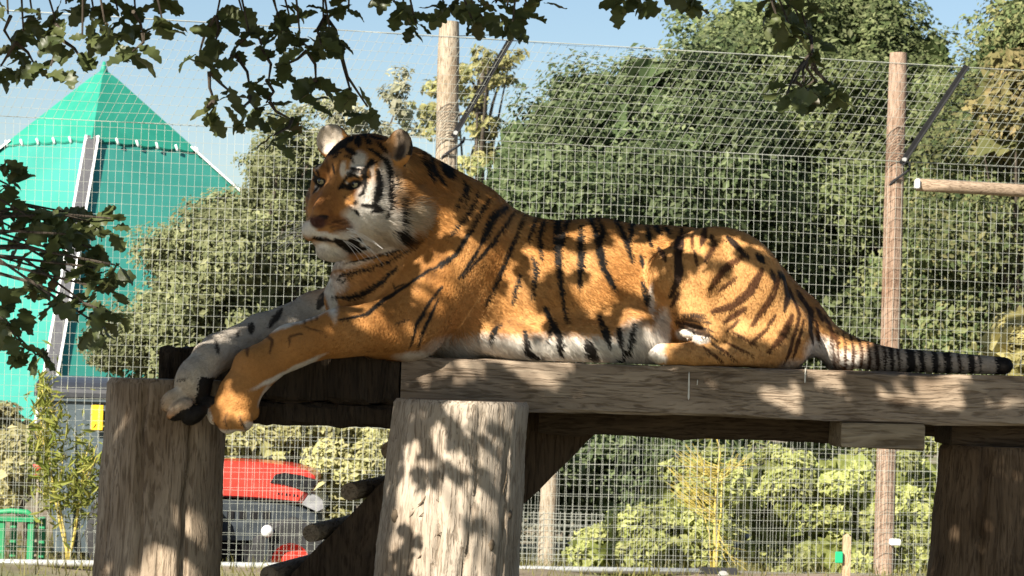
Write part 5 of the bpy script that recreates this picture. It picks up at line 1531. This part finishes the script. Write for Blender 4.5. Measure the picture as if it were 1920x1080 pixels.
def coat(P, N, lab):
    x, z = P[:, 0], P[:, 2]
    n1 = noise2(x, z, 4, 1)[:, None]; n2 = noise2(x, z, 14, 2)
    col = ORANGE + (PALE - ORANGE)*np.clip(n1*.5 + .1, 0, 1) + (DEEP - ORANGE)*np.clip(-n1*.6, 0, 1)
    # paler towards the belly and on the haunch
    low = np.clip((PT + .20 - z)/.22, 0, 1)[:, None]*(np.isin(lab, (TORSO, HIND)))[:, None]
    col = col + (PALE*1.05 - col)*low*.55
    col = col + (PALE - col)*(.45*(lab == HIND))[:, None]
    col = col + (DEEP - col)*(.35*(lab == FORE))[:, None]  # deeper coat on the near foreleg stands in for shade
    for g in range(7):
        m = np.where(lab == g)[0]
        if not len(m): continue
        X, Z = x[m], z[m]; cc = col[m]
        jx, jz = X + .004*n2[m], Z + .004*noise2(X, Z, 22, 5)
        if g == HEAD:
            cc = cc*.95
        for (c, rx, rz, rot, a, kind, soft) in WHITE[g]:
            dx, dz = jx - c[0], jz - c[1]
            u = (dx*math.cos(rot) + dz*math.sin(rot))/rx; v = (-dx*math.sin(rot) + dz*math.cos(rot))/rz
            w = np.clip((1.15 - np.sqrt(u*u + v*v))/soft, 0, 1)*a
            cc = cc + (CW[kind] - cc)*w[:, None]
        if g == EAR:
            L = (P[m] - HO) @ HR / HK                        # head frame, pixel units
            sgn = np.sign(L[:, 1]); du = (L[:, 1]*sgn - 80)/33; dv = (L[:, 2] - 70)/34
            rr = np.sqrt(du**2 + dv**2)
            inside = (N[m] @ HF > .15) & (rr < .86)
            cc = np.where(inside[:, None], np.where((sgn > 0)[:, None], np.array([.27, .20, .14]), np.array([.58, .50, .41])) + .08*n1[m], cc)
            back = (N[m] @ HF < -.05) | ((rr > .86) & (L[:, 2] > 52) & (du*sgn*0 + du > -.3))
            cc = np.where(back[:, None], BLACK*1.5, cc)
            blot = np.clip(1.2 - np.sqrt(((L[:, 1]*sgn - 86)/14)**2 + ((L[:, 2] - 56)/22)**2), 0, 1)*inside
            cc = cc + (BLACK*2 - cc)*(np.clip(blot*1.5, 0, .9)*(sgn > 0))[:, None]
            tuft = np.clip((-.1 - du)*2.5, 0, 1)*inside*(sgn > 0)
            cc = cc + (ORANGE*.8 - cc)*(tuft*.8)[:, None]
        jx, jz = X + .0022*n2[m], Z + .0022*noise2(X, Z, 30, 6)
        for (q, w, a, br) in DARK_STROKES[g]:
            lo, hi = q.min(0) - .02, q.max(0) + .02
            s = np.where((jx > lo[0]) & (jx < hi[0]) & (jz > lo[1]) & (jz < hi[1]))[0]
            if not len(s): continue
            best = np.full(len(s), 9.0)
            seg = len(q) - 1
            for i in range(seg):
                A, B = q[i], q[i+1]; ab = B - A
                t = np.clip(((jx[s]-A[0])*ab[0] + (jz[s]-A[1])*ab[1])/(ab @ ab + 1e-12), 0, 1)
                d = np.hypot(jx[s]-A[0]-t*ab[0], jz[s]-A[1]-t*ab[1])
                T = (i + t)/seg
                wid = w*.5*(.55 + .75*np.sin(np.pi*np.clip(T*.86 + .10, 0, 1)))*(1 + .25*noise2(jx[s], jz[s], 9, 8))
                best = np.minimum(best, d - wid)
            al = np.clip(.5 - best/.0032, 0, 1)*a
            if g not in (HEAD, TAIL): al = al*np.clip(1.45 + .9*noise2(jx[s], jz[s], 26, 9), .6, 1)
            cc[s] = cc[s] + ((BLACK*(1-br) + BROWN*br) - cc[s])*al[:, None]
        if g == HEAD:      # nose leather
            L = (P[m] - HO) @ HR / HK
            ed = np.sqrt(((np.abs(L[:, 1]) - 40)/15)**2 + ((L[:, 2] + 2 - (np.abs(L[:, 1]) - 40)*.25)/8.5)**2)
            er_ = np.clip((1.25 - ed)*4, 0, 1)*(L[:, 0] > -25)
            cc = cc + (BLACK - cc)*er_[:, None]
            nz = np.clip(1.25 - np.sqrt(((L[:, 0]-66)/16)**2 + (L[:, 1]/19)**2 + ((L[:, 2]+70)/13)**2), 0, 1)*2.2
            cc = cc + (np.array([.075, .030, .024]) - cc)*np.clip(nz, 0, 1)[:, None]
        if g == FAR:       # black pads turned towards us
            poly = [(378,706),(398,706),(404,740),(408,800),(350,806),(318,790),(345,770),(364,760),(374,732)]
            pq = np.array([W(a, b, -.29)[[0, 2]] for a, b in poly])
            ins = np.zeros(len(m), bool); j = len(pq) - 1
            for i in range(len(pq)):
                xi, zi = pq[i]; xj, zj = pq[j]
                ins ^= ((zi > jz) != (zj > jz)) & (jx < (xj-xi)*(jz-zi)/(zj-zi+1e-12) + xi)
                j = i
            cc[ins] = BLACK*1.2
        col[m] = cc
    return col

tlab = labels(TP)
tiger = empty("tiger", (W(1050, 680, .25)[0], .25, PT))
tag(tiger, "orange tiger with black stripes lying on the timber platform", "tiger")
m_coat = mat("tiger_coat", (.9,.9,.9), (1.08,1.08,1.08), scale=60, rough=.75, spec=.25, attr=True, bump=.25, bscale=140)
m_fur = mat("tiger_fur", (.92,.92,.92), (1.06,1.06,1.06), scale=60, rough=.6, spec=.3, attr=True, transl=.35)
tb = mesh_np("body", TP, TQ, m_coat, True, tiger, coat(TP, TN, tlab))

# ---- fur: short tapered strands that carry the coat's colour
def make_fur():
    r = rng(11)
    A = TP[TQ[:, 0]]; B = TP[TQ[:, 1]]; Cq = TP[TQ[:, 2]]; D = TP[TQ[:, 3]]
    fn_ = np.cross(Cq - A, D - B); area = np.linalg.norm(fn_, axis=1)*.5
    nn = fn_/(2*area[:, None] + 1e-12)
    cen = (A + Cq)*.5
    fl = tlab[TQ[:, 0]]
    w = area*np.where(nn[:, 1] < .25, 1.0, .30)
    w *= np.where((nn[:, 2] < -.8), .2, 1.0)
    w *= np.where(np.isin(fl, (HEAD, EAR)), 3.2, 1.0)*np.where(fl == FAR, 1.5, 1.0)
    n = 290000
    fi = r.choice(len(TQ), n, p=w/w.sum())
    u, v = r.random(n)[:, None], r.random(n)[:, None]
    P = (A[fi]*(1-u) + B[fi]*u)*(1-v) + (D[fi]*(1-u) + Cq[fi]*u)*v
    q = TQ[fi]
    N = (TN[q[:, 0]]*(1-u) + TN[q[:, 1]]*u)*(1-v) + (TN[q[:, 3]]*(1-u) + TN[q[:, 2]]*u)*v
    N /= np.linalg.norm(N, axis=1, keepdims=True)
    lab = labels(P)
    off_ = np.stack([r.normal(0, .0016, n) + .001, np.zeros(n), r.normal(0, .0024, n)], 1)*np.where(np.isin(lab, (HEAD, EAR, FAR)), .4, 1.0)[:, None]
    col = coat(P + off_, N, lab)
    D_ = np.zeros_like(P)
    L = np.full(n, .014)
    D_[:] = (.85, 0, -.55)
    t = lab == TAIL; D_[t] = (1, -.3, -.1); L[t] = .011
    t = lab == FORE
    way = np.clip((W(700, 600, -.05)[0] - P[:, 0])/.3, 0, 1)[:, None]
    D_[t] = (np.array([-.35, -.1, -.9])*(1-way) + np.array([-.8, -.35, -.55])*way)[t]
    L[t] = .010 - .003*way[t, 0]
    t = lab == FAR; D_[t] = (-.75, -.5, -.5); L[t] = .010
    t = lab == HIND; D_[t] = (.35, 0, -.9); L[t] = .010
    hp = (P - HO) @ HR / HK
    t = (lab == HEAD)
    rel = hp - np.array([62, 0, -62])
    hd = rel*np.array([1.0, 1.0, .9]); hd /= np.linalg.norm(hd, axis=1, keepdims=True) + 1e-9
    hd = hd + np.array([-.5, 0, -.25])
    D_[t] = (hd @ HR.T)[t]
    back = np.clip((20 - hp[:, 0])/110, 0, 1)
    lng = .0065 + .011*back**1.5 + .062*np.clip(back*1.2 - .25, 0, 1)*np.clip((np.abs(hp[:, 1]) - 55)/30, 0, 1)*np.clip((10 - hp[:, 2])/50, 0, 1)
    L[t] = lng[t]
    chin = np.clip(1 - np.abs(hp[:, 2] + 135)/30, 0, 1)*(hp[:, 0] > -20)
    L = np.where(t, L + .010*chin, L)
    t = lab == EAR; D_[t] = np.array([0, 0, 1.0])*.6 - HF*.4; L[t] = .005
    tor = lab == TORSO
    belly = np.clip((PT + .10 - P[:, 2])/.08, 0, 1)*tor
    L = L + .016*belly*(r.random(n)**.5)
    D_ = D_ + (belly*.9)[:, None]*np.array([.0, -.3, -.8])
    a = W(740, 260, .1)[0]; b = W(900, 380, .2)[0]
    mane = tor*np.clip((b - P[:, 0])/(b - a), 0, 1)*np.clip((P[:, 2] - W(800, 470, .1)[2])/.15, 0, 1)
    L = L + .018*mane
    fold = tor*np.exp(-((P[:, 0] - W(850, 600, 0)[0])/.07)**2)*np.clip((PT + .25 - P[:, 2])/.2, 0, 1)
    L = L + .022*fold; D_ = D_ + fold[:, None]*np.array([.1, -.2, -.9])
    groin = tor*np.exp(-((P[:, 0] - W(1225, 620, 0)[0])/.06)**2)*np.clip((PT + .2 - P[:, 2])/.15, 0, 1)
    L = L + .02*groin; D_ = D_ + groin[:, None]*np.array([-.1, -.2, -.9])
    L *= r.uniform(.55, 1.25, n)
    # lay the strands on the skin with a little lift and disorder, in locks
    jit = np.stack([noise2(P[:, 0], P[:, 2], 30, s_) for s_ in (21, 22, 23)], 1)*.35 + r.normal(0, .15, (n, 3))
    D_ = D_ / (np.linalg.norm(D_, axis=1, keepdims=True) + 1e-9) + jit
    D_ -= N*(D_*N).sum(1, keepdims=True)
    D_ /= np.linalg.norm(D_, axis=1, keepdims=True) + 1e-9
    lift = r.uniform(.06, .30, n)[:, None] + np.clip((L - .03)*10, 0, .35)[:, None]
    D0 = D_ + N*lift; D0 /= np.linalg.norm(D0, axis=1, keepdims=True)
    D1 = D_ + N*(lift*.35) + np.array([0, 0, -.12]); D1 /= np.linalg.norm(D1, axis=1, keepdims=True)
    roll = r.normal(0, .3, n)[:, None]
    side = np.cross(D_, N); wv = side*np.cos(roll) + N*np.sin(roll)
    wid = (r.uniform(.0009, .0019, n)*np.where(np.isin(lab, (HEAD, EAR)), .75, 1.0))[:, None]
    root = P - N*.001
    mid = root + D0*(L*.55)[:, None]; tip = mid + D1*(L*.5)[:, None]
    # never through the boards
    on = (P[:, 1] > 0) & (P[:, 2] > PT - .001)
    for a_ in (mid, tip): a_[on, 2] = np.maximum(a_[on, 2], PT + .001)
    V = np.stack([root - wv*wid, root + wv*wid, mid - wv*wid*.8, mid + wv*wid*.8, tip], 1).reshape(-1, 3)
    b_ = np.arange(n)[:, None]*5
    F = np.concatenate([b_ + [0, 1, 3], b_ + [0, 3, 2], b_ + [2, 3, 4]], 1).reshape(-1, 3)
    # faces look outwards
    g = np.cross(V[F[:, 1]] - V[F[:, 0]], V[F[:, 2]] - V[F[:, 0]])
    N5 = np.repeat(N, 3, 0)
    fl_ = (g*N5).sum(1) < 0; F[fl_] = F[fl_][:, ::-1]
    al_ = P[:, 0]*.85 - P[:, 2]*.55; pe_ = P[:, 0]*.55 + P[:, 2]*.85
    val = (r.uniform(.84, 1.16, n)*(1 + .22*noise2(al_*.28, pe_, 62, 41) + .10*noise2(al_*.5, pe_, 24, 42)))[:, None]
    c5 = np.repeat(np.clip(col*val, 0, .9), 5, 0)
    nv = N*.85 + D_*.1 + r.normal(0, .07, (n, 3)); nv /= np.linalg.norm(nv, axis=1, keepdims=True)
    o = mesh_np("fur", V, F, m_fur, True, tiger, c5)
    o.data.normals_split_custom_set_from_vertices(np.repeat(nv, 5, 0).astype(np.float32))
    o["kind"] = "stuff"
    return o
fur = make_fur()

# ---- eyes, whiskers
m_iris = mat("iris", (.24,.22,.11), (.38,.36,.22), scale=300, rough=.08, spec=.6)
m_pupil = mat("pupil", (.006,.006,.006), rough=.05, spec=.6)
m_lid = mat("eye_rim", (.012,.010,.009), rough=.4)
m_whisker = mat("whisker", (.80,.78,.74), rough=.35)
for s in (-1, 1):
    mb = MB(); c = H(-7, s*40, -2); R = 13*HK; nu, nv = 24, 16
    ax = HF*.95 + HS*(-.10)*s + np.array([0, 0, .05]) + np.array([-.25, 0, 0]); ax /= np.linalg.norm(ax)
    a1 = np.cross(ax, [0, 0, 1]); a1 /= np.linalg.norm(a1); a2 = np.cross(a1, ax)
    rings = [0, .12, .22, .30, .42, .55, .68, .8, 1.1, 1.5]
    vs = [c + ax*R*1.02]; fs = []; mi = []
    for t in rings[1:]:
        for k in range(nu):
            g = 2*math.pi*k/nu
            vs.append(c + R*(ax*math.cos(t) + (a1*math.cos(g) + a2*math.sin(g))*math.sin(t)))
    for k in range(nu): fs.append((0, 1+k, 1+(k+1) % nu)); mi.append(1)
    for i in range(len(rings)-2):
        for k in range(nu):
            fs.append((1+i*nu+k, 1+(i+1)*nu+k, 1+(i+1)*nu+(k+1) % nu, 1+i*nu+(k+1) % nu)); 
            cen_ = (vs[1+i*nu+k] + vs[1+(i+1)*nu+(k+1) % nu])*.5 - c; hgt = float(cen_ @ HU)/R
            mi.append(2 if (hgt > .26 or hgt < -.50) else (1 if i < 2 else (0 if i < 6 else 2)))
    mb.add(vs, fs); mb.mi = mi
    mb.build("eye", [m_iris, m_pupil, m_lid], tiger, True)
r_ = random.Random(4)
for s in (-1, 1):
    for i in range(13):
        row = i % 4
        a = H(44 - r_.uniform(0, 22), s*(34 + r_.uniform(0, 10)), -78 - row*8)
        dirv = HS*s*1.0 + HF*r_.uniform(-.25, .35) + np.array([0, 0, r_.uniform(-.55, .10)])
        dirv /= np.linalg.norm(dirv)
        ln = r_.uniform(.09, .19)
        pts = [a + dirv*ln*t + np.array([0, 0, -.16*ln*t*t*2]) for t in (0, .25, .5, .75, 1)]
        wk = MB(); wk.tube(pts, [.0008, .0008, .0007, .0005, .0002], 5); wk.build("whisker", m_whisker, tiger)
